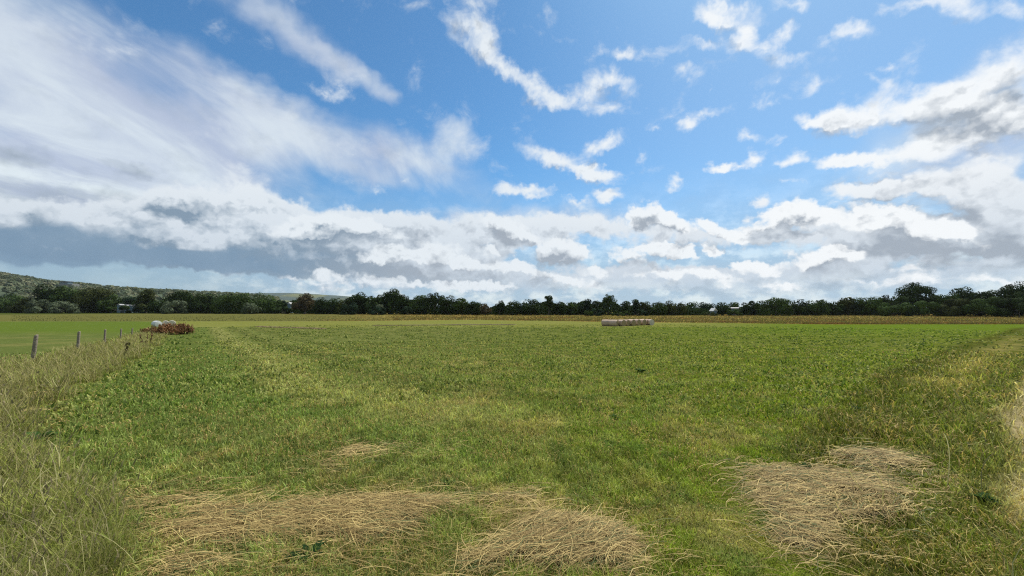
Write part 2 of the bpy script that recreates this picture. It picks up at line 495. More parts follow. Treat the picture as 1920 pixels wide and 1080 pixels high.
def cover_colour(x, y):
    """real colour of the sward, patch by patch"""
    n = len(x)
    p1 = fbm(x * .16, y * .16, 31, 3); p2 = fbm(x * 1.5, y * 1.5, 41, 3); p3 = fbm(x * 3.1, y * 3.1, 51, 2)
    side = sstep(x / np.maximum(y, 1), -.35, .7)
    c = mixc(np.broadcast_to(np.array((.093, .116, .043)), (n, 3)), np.array((.088, .118, .020)), side)
    c = mixc(c, C_PALE, sstep(p2 * .5 + p3 * .5, .46, .62) * (.85 - .25 * side))
    c = mixc(c, C_DEEP, sstep(p3 * .8 + p2 * .2, .52, .70) * .6)
    c = mixc(c, C_STRAW * .6, sstep(p2 * .7 + p1 * .3, .62, .74) * .30)
    # brighter regrowth towards the far right corner
    c = mixc(c, C_BRIGHT, sstep(y, 25, 75) * sstep(x / np.maximum(y, 1), .1, .9) * .75)
    tall, right, track, straw = zone_at(x, y)
    s_l = -inside(x, y, Z_TALL); s_r = inside(x, y, Z_RIGHT)          # mowing passes run along both edges
    lane = np.sin((s_l + .5 * p2) * 2 * np.pi / 2.6) * sstep(s_l, .2, 1.2) * sstep(s_l, 14, 6) * (u_(x, y) < .2)
    c = c * (1 + .14 * lane)[:, None]
    lft = (u_(x, y) < .1) * sstep(y, 4, 9)
    c = mixc(c, np.array((.070, .112, .032)), sstep(s_l, .1, .5) * sstep(s_l, 3.9, 3.2) * .55 * lft)
    c = mixc(c, C_PALE * 1.15, np.exp(-((s_l - 4.6 + (p2 - .5) * 2) / .7) ** 2) * .75 * lft)
    c = mixc(c, mixc(np.broadcast_to(np.array((.150, .165, .062)), (n, 3)), C_GREEN, sstep(p2, .45, .7)), tall)
    c = mixc(c, mixc(np.broadcast_to(C_OLIVE, (n, 3)), C_PALE * .6, sstep(p3, .5, .8)), right * .95)
    c = mixc(c, np.array((.040, .046, .010)), sstep(s_r, -.25, .1) * sstep(s_r, 1.2, .6) * .45)
    c = mixc(c, np.array((.21, .19, .085)), straw * (.55 + .45 * sstep(p2, .4, .6)))
    c = mixc(c, np.array((.33, .29, .21)), track * (.5 + .5 * sstep(p3, .3, .6)))
    return c, tall, right, track, straw


# ------------------------------------------------------------------ ground sheet
def build_ground():
    th = np.concatenate([np.linspace(-180, -66, 36, endpoint=False), np.linspace(-66, 66, 560), np.linspace(66, 180, 37)[1:-1]])
    r = np.concatenate([np.geomspace(.6, 260, 420, endpoint=False), np.geomspace(260, 4300, 40)])
    T, Rr = np.meshgrid(R(1) * th, r)
    x = (np.sin(T) * Rr).ravel(); y = (np.cos(T) * Rr).ravel()
    z = ground_z(x, y)
    tall, right, track, straw = zone_at(x, y)
    z = z + tall * .04 - track * .05 * (np.hypot(x, y) < 60)
    v = np.column_stack([x, y, z])
    nt, nr = len(th), len(r)
    i, j = np.meshgrid(np.arange(nr - 1), np.arange(nt), indexing='ij')
    j2 = (j + 1) % nt
    f = np.stack([i * nt + j, i * nt + j2, (i + 1) * nt + j2, (i + 1) * nt + j], -1).reshape(-1, 4)[:, ::-1]
    v = np.vstack([v, [[0, 0, float(ground_z(0., 0.))]]])
    fan = np.array([[nt * nr, j2_, j_, j_] for j_, j2_ in zip(range(nt), list(range(1, nt)) + [0])])
    c, *_ = cover_colour(x, y)
    # what grows farther off: paler stubble, dry unmown ground, the green field beyond the fence
    u = x / np.maximum(y, 1)
    n1 = fbm(x * .05, y * .12, 61, 4); n2 = fbm(x * .25, y * .5, 63, 3)
    stub = sstep(y + (n1 - .5) * 8, 70, 74) * (u > -1.0)
    c = mixc(c, mixc(np.broadcast_to(np.array((.125, .150, .035)), c.shape), C_PALE, n2), stub * sstep(u, .75, .35))
    far_field = (u < -.80 + .0 * y) & (inside(x, y, Z_TALL) < 0) & (y > 14) & (x < -19 - (y - 14) * .80)
    ff = far_field.astype(float)
    c = mixc(c, mixc(np.broadcast_to(np.array((.088, .120, .044)), c.shape), C_PALE * .85, sstep(n2, .4, .7) * .7), ff)
    c = mixc(c, np.array((.078, .125, .026)), ff * .85 * sstep(y, 42, 58) * sstep(y, 112, 104))
    dry0 = np.interp(u, [-1.3, -.5, -.1, .3, .8, 1.3], [112, 112, 125, 104, 88, 88])
    dry = sstep(y - dry0, -1, 1)
    dc = mixc(np.broadcast_to(C_TAN, c.shape), np.array((.15, .15, .05)), sstep(n1, .35, .62))
    dc = mixc(dc, np.array((.105, .112, .046)), sstep(u, -.2, -.5))
    dc = mixc(dc, C_RUSSET, sstep(n2 * .5 + n1 * .5, .5, .66) * .7 * sstep(u, -.7, -.2))
    c = mixc(c, dc, dry)
    c = mixc(c, np.array((.05, .07, .02)), sstep(np.hypot(x, y), 330, 420))
    c = np.vstack([c, c[:1]])
    me = np_mesh('ground', v, np.vstack([f, fan[:, [0, 1, 2, 2]]])[: len(f)], c, True)
    o = link_mesh('ground', me, ground_mat())
    return tag(o, kind='structure')


def attr_mat(name, rough=.75, trans=.0, var=.0, scale=60.0, spec=.2, bump=0.0):
    m = bpy.data.materials.new(name)
    m.use_nodes = True
    S.tree = m.node_tree
    S.tree.nodes.clear()
    at = node('ShaderNodeAttribute', attribute_name='tint')
    col = S(at.outputs['Color'])
    if var:
        t2 = node('ShaderNodeTexCoord')
        nz = noise(S(t2.outputs['Object']), scale, 5, .6)
        col = vscale(col, lin(nz, .25, .75, 1 - var, 1 + var))
    b = node('ShaderNodeBsdfPrincipled')
    put(b.inputs['Base Color'], col)
    b.inputs['Roughness'].default_value = rough
    b.inputs['Specular IOR Level'].default_value = spec
    out = node('ShaderNodeOutputMaterial')
    if bump:
        bn = node('ShaderNodeBump'); bn.inputs['Strength'].default_value = bump; bn.inputs['Distance'].default_value = .05
        put(bn.inputs['Height'], nz); S.tree.links.new(bn.outputs[0], b.inputs['Normal'])
    if trans:
        tr = node('ShaderNodeBsdfTranslucent'); put(tr.inputs[0], vmath('MULTIPLY', col, (1.15, 1.2, .7)))
        mx = node('ShaderNodeMixShader'); mx.inputs[0].default_value = trans
        S.tree.links.new(b.outputs[0], mx.inputs[1]); S.tree.links.new(tr.outputs[0], mx.inputs[2])
        S.tree.links.new(mx.outputs[0], out.inputs[0])
    else:
        S.tree.links.new(b.outputs[0], out.inputs[0])
    return m


def ground_mat():
    m = bpy.data.materials.new('sward')
    m.use_nodes = True
    S.tree = m.node_tree
    S.tree.nodes.clear()
    at = node('ShaderNodeAttribute', attribute_name='tint')
    col = S(at.outputs['Color'])
    t2 = node('ShaderNodeTexCoord')
    ob = S(t2.outputs['Object'])
    a = noise(ob, 9.0, 6, .65); b_ = noise(ob, 1.6, 5, .6); c_ = noise(ob, 45, 3, .6)
    mixn = a * .45 + b_ * .35 + c_ * .2
    k = lin(mixn, .32, .68, .62, 1.45)
    col = vmath('MULTIPLY', vscale(col, k), (1.08, .99, .68))
    col = mix(smooth(b_ * .5 + a * .5, .56, .68) * .5, col, (.22, .20, .085))
    b = node('ShaderNodeBsdfPrincipled')
    put(b.inputs['Base Color'], col)
    b.inputs['Roughness'].default_value = 1
    b.inputs['Specular IOR Level'].default_value = 0
    bn = node('ShaderNodeBump'); bn.inputs['Strength'].default_value = .9; bn.inputs['Distance'].default_value = .12
    put(bn.inputs['Height'], mixn); S.tree.links.new(bn.outputs[0], b.inputs['Normal'])
    out = node('ShaderNodeOutputMaterial')
    S.tree.links.new(b.outputs[0], out.inputs[0])
    return m


def blade_arrays(x, y, z, h, w, yaw, lean, facing, c0, c1):
    """one bent, tapering blade per entry: five corners, three faces"""
    n = len(x)
    base = np.column_stack([x, y, z])
    up = np.array((0, 0, 1.0))
    ld = np.column_stack([np.cos(yaw), np.sin(yaw), np.zeros(n)])
    sd_ = np.column_stack([np.cos(facing), np.sin(facing), np.zeros(n)])
    hh = h[:, None]; ww = (w * .5)[:, None]; ln = lean[:, None]
    ang = np.clip(ln, 0, 1.45)
    mid = base + up * hh * .55 * np.cos(ang * .45) + ld * hh * .55 * np.sin(ang * .45)
    tip = mid + up * hh * .45 * np.cos(ang * 1.35) + ld * hh * .45 * np.sin(ang * 1.35)
    v = np.stack([base - sd_ * ww, base + sd_ * ww, mid - sd_ * ww * .8, mid + sd_ * ww * .8, tip], 1)
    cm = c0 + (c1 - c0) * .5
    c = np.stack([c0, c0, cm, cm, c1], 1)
    i = (np.arange(n) * 5)[:, None, None]
    f = np.array([[0, 1, 3], [0, 3, 2], [2, 3, 4]])[None] + i
    return v.reshape(-1, 3), f.reshape(-1, 3), c.reshape(-1, 3)


def wedge(n, d0, d1, p, half=62):
    """points in the field ahead, thinning out with distance"""
    u = RNG.random(n)
    if abs(p - 1) < 1e-3: d = d0 * (d1 / d0) ** u
    else: d = (d0 ** (1 - p) + u * (d1 ** (1 - p) - d0 ** (1 - p))) ** (1 / (1 - p))
    t = R(1) * (RNG.random(n) * 2 - 1) * half
    return np.sin(t) * d, np.cos(t) * d, d


def hay_cover(x, y, key):
    """how thickly the hay lies, 0 to 1: ragged edges and bare patches"""
    s = inside(x, y, HAY[key]) + zone_noise(x, y, 1.7, 111) * .5
    patch = fbm(x * 1.5 + y * .4, y * 2.6, 119, 3)
    core = np.full(x.shape, -9.0)
    for pg in HAY_CORE.get(key, []): core = np.maximum(core, inside(x, y, pg))
    core = sstep(core + zone_noise(x, y, 2.5, 121) * .45, -.12, .15)
    return sstep(s, -.12, .25) * np.clip(.10 + .75 * sstep(patch, .46, .62) + .9 * core * ((.5 if key == 'right' else .12) + (.5 if key == 'right' else .88) * sstep(patch, .38, .52)), 0, 1)


def hay_at(x, y):
    m = np.zeros(x.shape)
    for k in HAY: m = np.maximum(m, hay_cover(x, y, k))
    return m


def build_mown():
    vs, fs, cs = [], [], []
    off = 0
    for n, d0, d1, p in ((330000, 2.0, 34.0, 1.25), (60000, 2.0, 7.0, .8)):
        x, y, d = wedge(n, d0, d1, p)
        c, tall, right, track, straw = cover_colour(x, y)
        keep = (RNG.random(n) > track * .9) & (RNG.random(n) > tall * .8) & (RNG.random(n) > hay_at(x, y) * 1.1)
        x, y, d, c, right = x[keep], y[keep], d[keep], c[keep], right[keep]
        m = len(x)
        cell = vnoise(x * 7.5, y * 7.5, 77) * .6 + vnoise(x * 19, y * 19, 78) * .4
        clump = fbm(x * 2.3, y * 2.3, 71, 2)
        big = fbm(x * .5, y * .5, 73, 2)
        h = (.045 + .075 * RNG.random(m) ** 1.5) * (.35 + clump * .8 + cell * .7) * (1 + right * (.7 + .8 * RNG.random(m)))
        w = np.maximum(.0032, .00155 * d) * (.7 + .7 * RNG.random(m))
        st = RNG.random(m)
        c = c * ((.50 + .85 * RNG.random(m)) * (.30 + 1.35 * cell))[:, None]
        isst = st < (.13 + .20 * sstep(fbm(x * 1.3, y * 1.3, 75, 2), .5, .65) + .08 * right)
        c[isst] = C_STRAW * .60 * (.45 + .6 * RNG.random(isst.sum()))[:, None]
        h = h * (1 - .6 * sstep(inside(x, y, HAY['right']), -1.1, -.15))
        lush = sstep(big, .58, .72) * sstep(d, 16, 5)
        c = mixc(c, np.array((.075, .145, .015)), lush * (~isst) * .15)
        h = h * (1 + .2 * lush)
        lean = .25 + 1.0 * RNG.random(m) ** 1.3 + isst * .4
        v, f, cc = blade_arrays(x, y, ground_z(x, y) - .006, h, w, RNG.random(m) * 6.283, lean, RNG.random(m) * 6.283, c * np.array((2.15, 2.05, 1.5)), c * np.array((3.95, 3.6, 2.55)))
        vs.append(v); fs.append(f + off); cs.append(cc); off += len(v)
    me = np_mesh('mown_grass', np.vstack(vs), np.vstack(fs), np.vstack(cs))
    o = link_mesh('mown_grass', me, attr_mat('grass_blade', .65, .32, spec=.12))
    tag(o, 'short mown meadow grass mixed with straw covering the field', 'grass', kind='stuff')
    # darker broad tufts farther out, where the sward shows as clumps
    n = 75000
    x, y, d = wedge(n, 9, 92, .55)
    c, tall, right, track, straw = cover_colour(x, y)
    u = x / np.maximum(y, 1)
    pn = fbm(x * .55, y * .55, 81, 3)
    keep = (tall < .2) & (track < .3) & (y < 86) & (RNG.random(n) < sstep(pn, .42, .6) * (1 - .7 * right) + .12)
    keep &= ~((u < -.8) & (x < -19 - (y - 14) * .80))
    x, y, d, c, pn = x[keep], y[keep], d[keep], c[keep], pn[keep]
    m = len(x)
    h = (.08 + .10 * RNG.random(m) ** 2) * (.6 + .8 * pn)
    w = .002 * d * (.8 + .8 * RNG.random(m)) + .02
    pale = RNG.random(m) < .45
    cc = mixc(c, C_DEEP, .8 * RNG.random(m)) * (.5 + .7 * RNG.random(m))[:, None]
    cc[pale] = mixc(c[pale], C_PALE * 1.15, np.full(pale.sum(), .7))
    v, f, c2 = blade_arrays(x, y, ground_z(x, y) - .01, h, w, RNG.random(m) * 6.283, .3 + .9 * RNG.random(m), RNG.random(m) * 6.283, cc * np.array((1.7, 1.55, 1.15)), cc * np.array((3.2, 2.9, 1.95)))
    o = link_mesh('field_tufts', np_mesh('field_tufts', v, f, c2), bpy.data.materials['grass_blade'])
    tag(o, 'dark and pale tufts of regrowth spread over the middle of the field', 'grass', kind='stuff')
    # clumps of coarse dark regrowth, thickest in the middle and right of the field
    n = 5200
    x, y, d = wedge(n, 6, 84, .35)
    tall, right, track, straw = zone_at(x, y)
    keep = (tall < .1) & (right < .4) & (y < 82) & ~((u_(x, y) < -.8) & (x < -19 - (y - 14) * .80))
    keep &= RNG.random(n) < .15 + .85 * sstep(fbm(x * .22, y * .22, 83, 3) + .12 * u_(x, y), .40, .62)
    keep &= (hay_at(x, y) < .1) & (RNG.random(n) < .25 + .75 * sstep(u_(x, y), -.6, .1))
    x, y, d = x[keep], y[keep], d[keep]
    k = 12; r = (.07 + .16 * RNG.random(len(x)) ** 1.5)
    xx = np.repeat(x, k) + RNG.normal(0, 1, len(x) * k) * np.repeat(r, k) * 1.2; yy = np.repeat(y, k) + RNG.normal(0, 1, len(x) * k) * np.repeat(r, k)
    m = len(xx); dd = np.repeat(d, k)
    cc = (np.array((.052, .098, .018)) * np.repeat(.6 + .9 * RNG.random(len(x)), k)[:, None]) * (.6 + .8 * RNG.random(m))[:, None]
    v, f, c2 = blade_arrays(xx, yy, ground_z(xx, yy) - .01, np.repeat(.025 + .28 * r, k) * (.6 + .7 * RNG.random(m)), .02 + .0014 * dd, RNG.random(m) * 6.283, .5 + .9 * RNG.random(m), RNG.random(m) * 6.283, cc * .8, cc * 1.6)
    o = link_mesh('weed_clumps', np_mesh('weed_clumps', v, f, c2), bpy.data.materials['grass_blade'])
    tag(o, 'coarse dark green clumps dotted over the mown field', 'grass', kind='stuff')


def build_rough():
    """long seeding grass: along the posts, in the near left corner and on the right margin"""
    vs, fs, cs = [], [], []; off = 0
    for n, d0, d1, p, lo, hi in ((330000, 1.8, 62, 1.15, -66, -18), (50000, 1.8, 30, 1.1, 20, 66)):
        u = RNG.random(n)
        d = (d0 ** (1 - p) + u * (d1 ** (1 - p) - d0 ** (1 - p))) ** (1 / (1 - p))
        t = R(1) * (lo + (hi - lo) * RNG.random(n))
        x, y = np.sin(t) * d, np.cos(t) * d
        tall, right, track, straw = zone_at(x, y)
        tuft = fbm(x * 1.4, y * 1.4, 91, 3)
        keep = (RNG.random(n) < np.maximum(tall, right * .55 * sstep(tuft, .42, .62))) & (track < .5) & (hay_at(x, y) < .18 + .25 * RNG.random(n)) & (straw < .35 + .3 * RNG.random(n))
        x, y, d, tall, tuft = x[keep], y[keep], d[keep], tall[keep], tuft[keep]
        m = len(x)
        near = sstep(d, 9, 4); low_ = 1 - .7 * sstep(inside(x, y, HAY['right']), -1.2, -.15)
        h = np.where(tall > .5, (.16 + .42 * RNG.random(m)) * (.6 + .75 * tuft) * (1 - .25 * near), (.07 + .17 * RNG.random(m)) * (.5 + .8 * tuft))
        w = np.maximum(.003, .00115 * d) * (.6 + .7 * RNG.random(m))
        q = RNG.random(m)
        g = mixc(np.broadcast_to(np.array((.092, .118, .020)), (m, 3)), np.array((.150, .155, .036)), RNG.random(m))
        g = g * np.where(tall > .5, 1.5, .80)[:, None]
        shade_ = (.40 + 1.1 * (vnoise(x * 5, y * 5, 93) * .6 + vnoise(x * 13, y * 13, 94) * .4)) * (.6 + .8 * RNG.random(m))
        g = g * shade_[:, None]
        pal = np.array((.27, .235, .10)) * (.6 + .7 * RNG.random(m))[:, None]
        dryness = np.where(tall > .5, .17 + .42 * sstep(d, 5, 13), .22)
        isp = q < dryness
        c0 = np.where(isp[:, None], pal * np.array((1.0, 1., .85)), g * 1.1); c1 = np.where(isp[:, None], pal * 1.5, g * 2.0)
        seed = (RNG.random(m) < .35) & ~isp
        c1[seed] = pal[seed]
        windy = 2.6 + RNG.normal(0, 1.3, m)
        v, f, cc = blade_arrays(x, y, ground_z(x, y) - .01, h * low_ * (1 + .25 * isp), w * np.where(isp, .75, 1), windy, .35 + 1.1 * RNG.random(m) ** 1.2, RNG.random(m) * 6.283, c0, c1)
        vs.append(v); fs.append(f + off); cs.append(cc); off += len(v)
        hd = np.flatnonzero((seed | isp) & (d < 14) & (RNG.random(m) < .22))
        if len(hd):
            tp = v.reshape(-1, 5, 3)[hd, 4]; k = len(hd)
            c2 = np.array((.30, .25, .13)) * (.6 + .7 * RNG.random((k, 1)))
            v, f, cc = blade_arrays(tp[:, 0], tp[:, 1], tp[:, 2] - .03, .05 + .05 * RNG.random(k), np.maximum(.009, .0022 * d[hd]), windy[hd], .5 + .8 * RNG.random(k), RNG.random(k) * 6.283, c2 * .8, c2)
            vs.append(v); fs.append(f + off); cs.append(cc); off += len(v)
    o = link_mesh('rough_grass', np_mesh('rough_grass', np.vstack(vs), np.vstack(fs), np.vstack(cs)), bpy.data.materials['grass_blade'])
    tag(o, 'long pale seeding grass left uncut along the field edges', 'grass', kind='stuff')
    n = 2600
    x, y, d = wedge(n, 2.0, 16, 1.2)
    tall, right, _, _ = zone_at(x, y)
    ok = (tall > .6) | ((right > .6) & (RNG.random(n) < .25))
    x, y, d = x[ok], y[ok], d[ok]; m = len(x)
    c = np.array((.34, .31, .14)) * (.6 + .8 * RNG.random((m, 1)))
    yaw = 2.9 + RNG.normal(0, 1.2, m)
    v, f, cc = strands(x, y, ground_z(x, y) + .16 + .10 * RNG.random(m), .35 + .45 * RNG.random(m), np.maximum(.0026, .0010 * d), yaw, .75 + RNG.normal(0, .3, m), RNG.normal(0, 1.3, m), c)
    o = link_mesh('seed_stalks', np_mesh('seed_stalks', v, f, cc), bpy.data.materials['grass_blade'])
    tag(o, 'pale seed stalks standing over the long grass', 'grass', kind='stuff')
    # the unmown dry strip across the far side of the field
    n = 90000
    y = 86 + 120 * RNG.random(n) ** 1.7; u = -1.25 + 2.7 * RNG.random(n); x = u * y
    y0 = np.interp(u, [-1.3, -.5, -.1, .3, .8, 1.3], [112, 112, 125, 104, 88, 88])
    n1 = fbm(x * .05, y * .12, 61, 4); n2 = fbm(x * .25, y * .5, 63, 3)
    keep = (y > y0 + (n2 - .5) * 2) & (RNG.random(n) < .25 + .75 * sstep(u, -.6, -.2))
    x, y, u, n1, n2 = x[keep], y[keep], u[keep], n1[keep], n2[keep]
    m = len(x)
    c = mixc(np.broadcast_to(C_TAN, (m, 3)), np.array((.15, .15, .05)), sstep(n1, .35, .62))
    c = mixc(c, C_RUSSET, sstep(n2 * .5 + n1 * .5, .48, .62) * .8 * sstep(u, -.7, -.2))
    c = mixc(c, np.array((.10, .11, .045)), sstep(u, -.3, -.6) * .8) * (.7 + .6 * RNG.random(m))[:, None]
    h = (.14 + .30 * RNG.random(m)) * (.4 + 1.2 * n2) * np.where(u > -.3, 1, .6)
    c = mixc(c, np.array((.085, .10, .03)), sstep(fbm(x * .6, y * .6, 65, 2), .48, .66) * .7)
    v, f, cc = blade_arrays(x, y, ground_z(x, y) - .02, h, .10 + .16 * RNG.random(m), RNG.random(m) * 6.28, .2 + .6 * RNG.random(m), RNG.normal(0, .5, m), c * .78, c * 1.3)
    o = link_mesh('dry_grass', np_mesh('dry_grass', v, f, cc), attr_mat('dry_blade', .8, .35))
    tag(o, 'tan strip of dry unmown grass across the far side of the field', 'grass', kind='stuff')


def strands(x, y, z, length, w, yaw, pitch, bend, c):
    """long dry stems, lying on the heap or arching"""
    n = len(x); J = 6
    t = np.linspace(0, 1, J)
    pts = []
    for k in range(J):
        q = (t[k] - .5) * length
        a = yaw + bend * (t[k] - .5)
        px = x + np.cos(a) * q * np.cos(pitch); py = y + np.sin(a) * q * np.cos(pitch)
        pz = z + np.sin(pitch) * q + length * .10 * (1 - (2 * t[k] - 1) ** 2)
        pts.append(np.column_stack([px, py, pz]))
    side = np.column_stack([-np.sin(yaw), np.cos(yaw), np.full(n, .35)]) * (w * .5)[:, None]
    v = np.stack([q for k in range(J) for q in (pts[k] - side * (1 - .3 * (k == J - 1)), pts[k] + side * (1 - .3 * (k == J - 1)))], 1)
    i = (np.arange(n) * 2 * J)[:, None, None]
    f = np.array([[2 * k, 2 * k + 1, 2 * k + 3, 2 * k + 2] for k in range(J - 1)])[None] + i
    cc = np.repeat(c[:, None, :], 2 * J, 1)
    return v.reshape(-1, 3), f.reshape(-1, 4), cc.reshape(-1, 3)


def build_hay():
    mat = attr_mat('dry_hay', .7, .12)
    info = {
        'ridge': (10500, .045, lambda x, y: -.15 + .9 * (fbm(x * .7, y * .7, 101, 2) - .3), .42, 'long flattened ridge of tan hay across the near foreground'),
        'swath': (4300, .055, lambda x, y: .5 + 1.4 * (fbm(x * .9, y * .9, 103, 2) - .5), .42, 'tangled heap of hay at the bottom edge right of the ridge'),
        'right': (7800, .045, lambda x, y: .3 + 2.6 * (fbm(x * .9, y * .9, 105, 2) - .5), .38, 'broad loose patch of bleached hay beside the right margin'),
        'left': (1300, .05, lambda x, y: .4 + 1.0 * (fbm(x * .9, y * .9, 107, 2) - .5), .35, 'small tan patch of hay at the foot of the tall grass'),
        'streak': (1500, .03, lambda x, y: .25 + .8 * (fbm(x * .9, y * .9, 109, 2) - .5), .35, 'thin faded streak of hay out on the mown grass'),
    }
    for key, (n, hgt, yawf, ln, label) in info.items():
        pg = HAY[key]
        lo, hi = pg.min(0) - .4, pg.max(0) + .4
        root = empty('hay_heap', (float(pg[:, 0].mean()), float(pg[:, 1].mean()), float(ground_z(*pg.mean(0)))))
        tag(root, label, 'hay')
        ox, oy, oz = root.location

        def height(x, y):
            return hay_cover(x, y, key) * hgt * (.25 + 1.2 * fbm(x * 1.5, y * 1.5, 113, 3))
        # mat: the matted body of the heap
        st = .05 if key in ('ridge', 'swath', 'right') else 0
        if st:
            gx, gy = np.meshgrid(np.arange(lo[0], hi[0], st), np.arange(lo[1], hi[1], st))
            hz = height(gx.ravel(), gy.ravel())
            zz = ground_z(gx.ravel(), gy.ravel()) + hz - .012 + (fbm(gx.ravel() * 9, gy.ravel() * 9, 115, 2) - .5) * .03
            v = np.column_stack([gx.ravel() - ox, gy.ravel() - oy, zz - oz])
            ny, nx = gx.shape
            i, j = np.meshgrid(np.arange(ny - 1), np.arange(nx - 1), indexing='ij')
            f = np.stack([i * nx + j, i * nx + j + 1, (i + 1) * nx + j + 1, (i + 1) * nx + j], -1).reshape(-1, 4)
            f = f[(hz[f] > hgt * .55).all(1)]
            c = mixc(np.broadcast_to(np.array((.135, .100, .048)), (len(v), 3)), np.array((.075, .075, .024)), fbm(gx.ravel() * 3, gy.ravel() * 3, 117, 3))
            used = np.unique(f); remap = np.full(len(v), -1); remap[used] = np.arange(len(used))
            link_mesh('matted_hay', np_mesh('matted_hay', v[used], remap[f], c[used], True), mat, root)
        # stems
        x = lo[0] + (hi[0] - lo[0]) * RNG.random(n * 4); y = lo[1] + (hi[1] - lo[1]) * RNG.random(n * 4)
        ok = RNG.random(n * 4) < hay_cover(x, y, key) ** 1.2 + .10 * sstep(inside(x, y, pg), -.5, .1)
        x, y = x[ok][:n], y[ok][:n]
        m = len(x)
        yaw = yawf(x, y) + RNG.normal(0, .45, m) + (RNG.random(m) < .28) * RNG.normal(0, 1.3, m)
        d = np.hypot(x, y)
        tone = RNG.random(m)
        c = mixc(np.broadcast_to(np.array((.19, .125, .042)), (m, 3)), np.array((.68, .515, .20)), tone ** 1.6)
        gr = RNG.random(m) < .12
        c[gr] = np.array((.13, .15, .05))
        v, f, cc = strands(x - ox, y - oy, ground_z(x, y) + height(x, y) - oz + .004 + .03 * RNG.random(m) ** 2, ln * np.where(RNG.random(m) < .4, .2 + .3 * RNG.random(m), .5 + .65 * RNG.random(m)),
                           np.maximum(.0026, .0009 * d) * (.6 + .8 * RNG.random(m)), yaw, RNG.normal(0, .13, m) + .25 * np.abs(RNG.normal(0, 1, m)) * (RNG.random(m) < .12), RNG.normal(0, 1.1, m), c)
        link_mesh('loose_stems', np_mesh('loose_stems', v, f, cc), mat, root)


ground = build_ground()
build_mown()
build_rough()
build_hay()
# ------------------------------------------------------------------ hills behind
HZ = 578.0
RIDGE_N = ([-160, 0, 30, 60, 90, 150, 200, 260, 330, 400, 460, 520, 600], [500, 517, 521, 526, 531, 536, 541, 545, 549, 552, 555, 562, 571])
RIDGE_F = ([300, 380, 450, 520, 560, 600, 650, 700, 800], [556, 553, 550, 549.5, 550, 552, 555.5, 560, 568])


def hill_z(px, y, ridge, d0, d1, d2):
    top = np.interp(px, ridge[0], ridge[1])
    zr = CAM_H + (HZ - top) / F_PX * d1
    b = np.where(y < d1, sstep(y, d0, d1), 1 - sstep(y, d1, d2))
    return -2.2 + (zr + 2.2) * b


def build_hill(name, ridge, d0, d1, d2, px0, px1, shade):
    px = np.linspace(px0, px1, 90); ys = np.linspace(d0, d2, 40)
    Pm, Y = np.meshgrid(px, ys)
    x = (Pm - 960) / F_PX * Y
    z = hill_z(Pm, Y, ridge, d0, d1, d2)
    z = z + (fbm(x * .01, Y * .01, 131, 3) - .5) * 5 * sstep(Y, d0, d0 + 100)
    ny, nx = Pm.shape
    i, j = np.meshgrid(np.arange(ny - 1), np.arange(nx - 1), indexing='ij')
    f = np.stack([i * nx + j, i * nx + j + 1, (i + 1) * nx + j + 1, (i + 1) * nx + j], -1).reshape(-1, 4)
    n1 = fbm(x.ravel() * .006, Y.ravel() * .004, 133, 3)
    c = mixc(np.broadcast_to(np.array(shade), (nx * ny, 3)), np.array((.13, .14, .06)), sstep(n1, .45, .6))
    o = link_mesh(name, np_mesh(name, np.column_stack([x.ravel(), Y.ravel(), z.ravel()]), f, c, True), attr_mat(name + '_cover', .9, 0, .35, .03))
    return tag(o, kind='structure')


def leaf_quads(pos, nrm, size, col):
    """leaf clumps: one small quad each, facing about along nrm"""
    n = len(pos)
    nrm = nrm / (np.linalg.norm(nrm, axis=1, keepdims=True) + 1e-9)
    rnd = RNG.normal(size=(n, 3))
    a = np.cross(nrm, rnd); a /= np.linalg.norm(a, axis=1, keepdims=True) + 1e-9
    b = np.cross(nrm, a)
    s = (size * .5)[:, None]
    v = np.stack([pos - a * s - b * s * .45, pos + a * s * .8 - b * s * .7, pos + a * s + b * s * .5, pos - a * s * .7 + b * s * .8], 1)
    f = np.arange(n * 4).reshape(n, 4)
    return v.reshape(-1, 3), f, np.repeat(col[:, None, :], 4, 1).reshape(-1, 3)


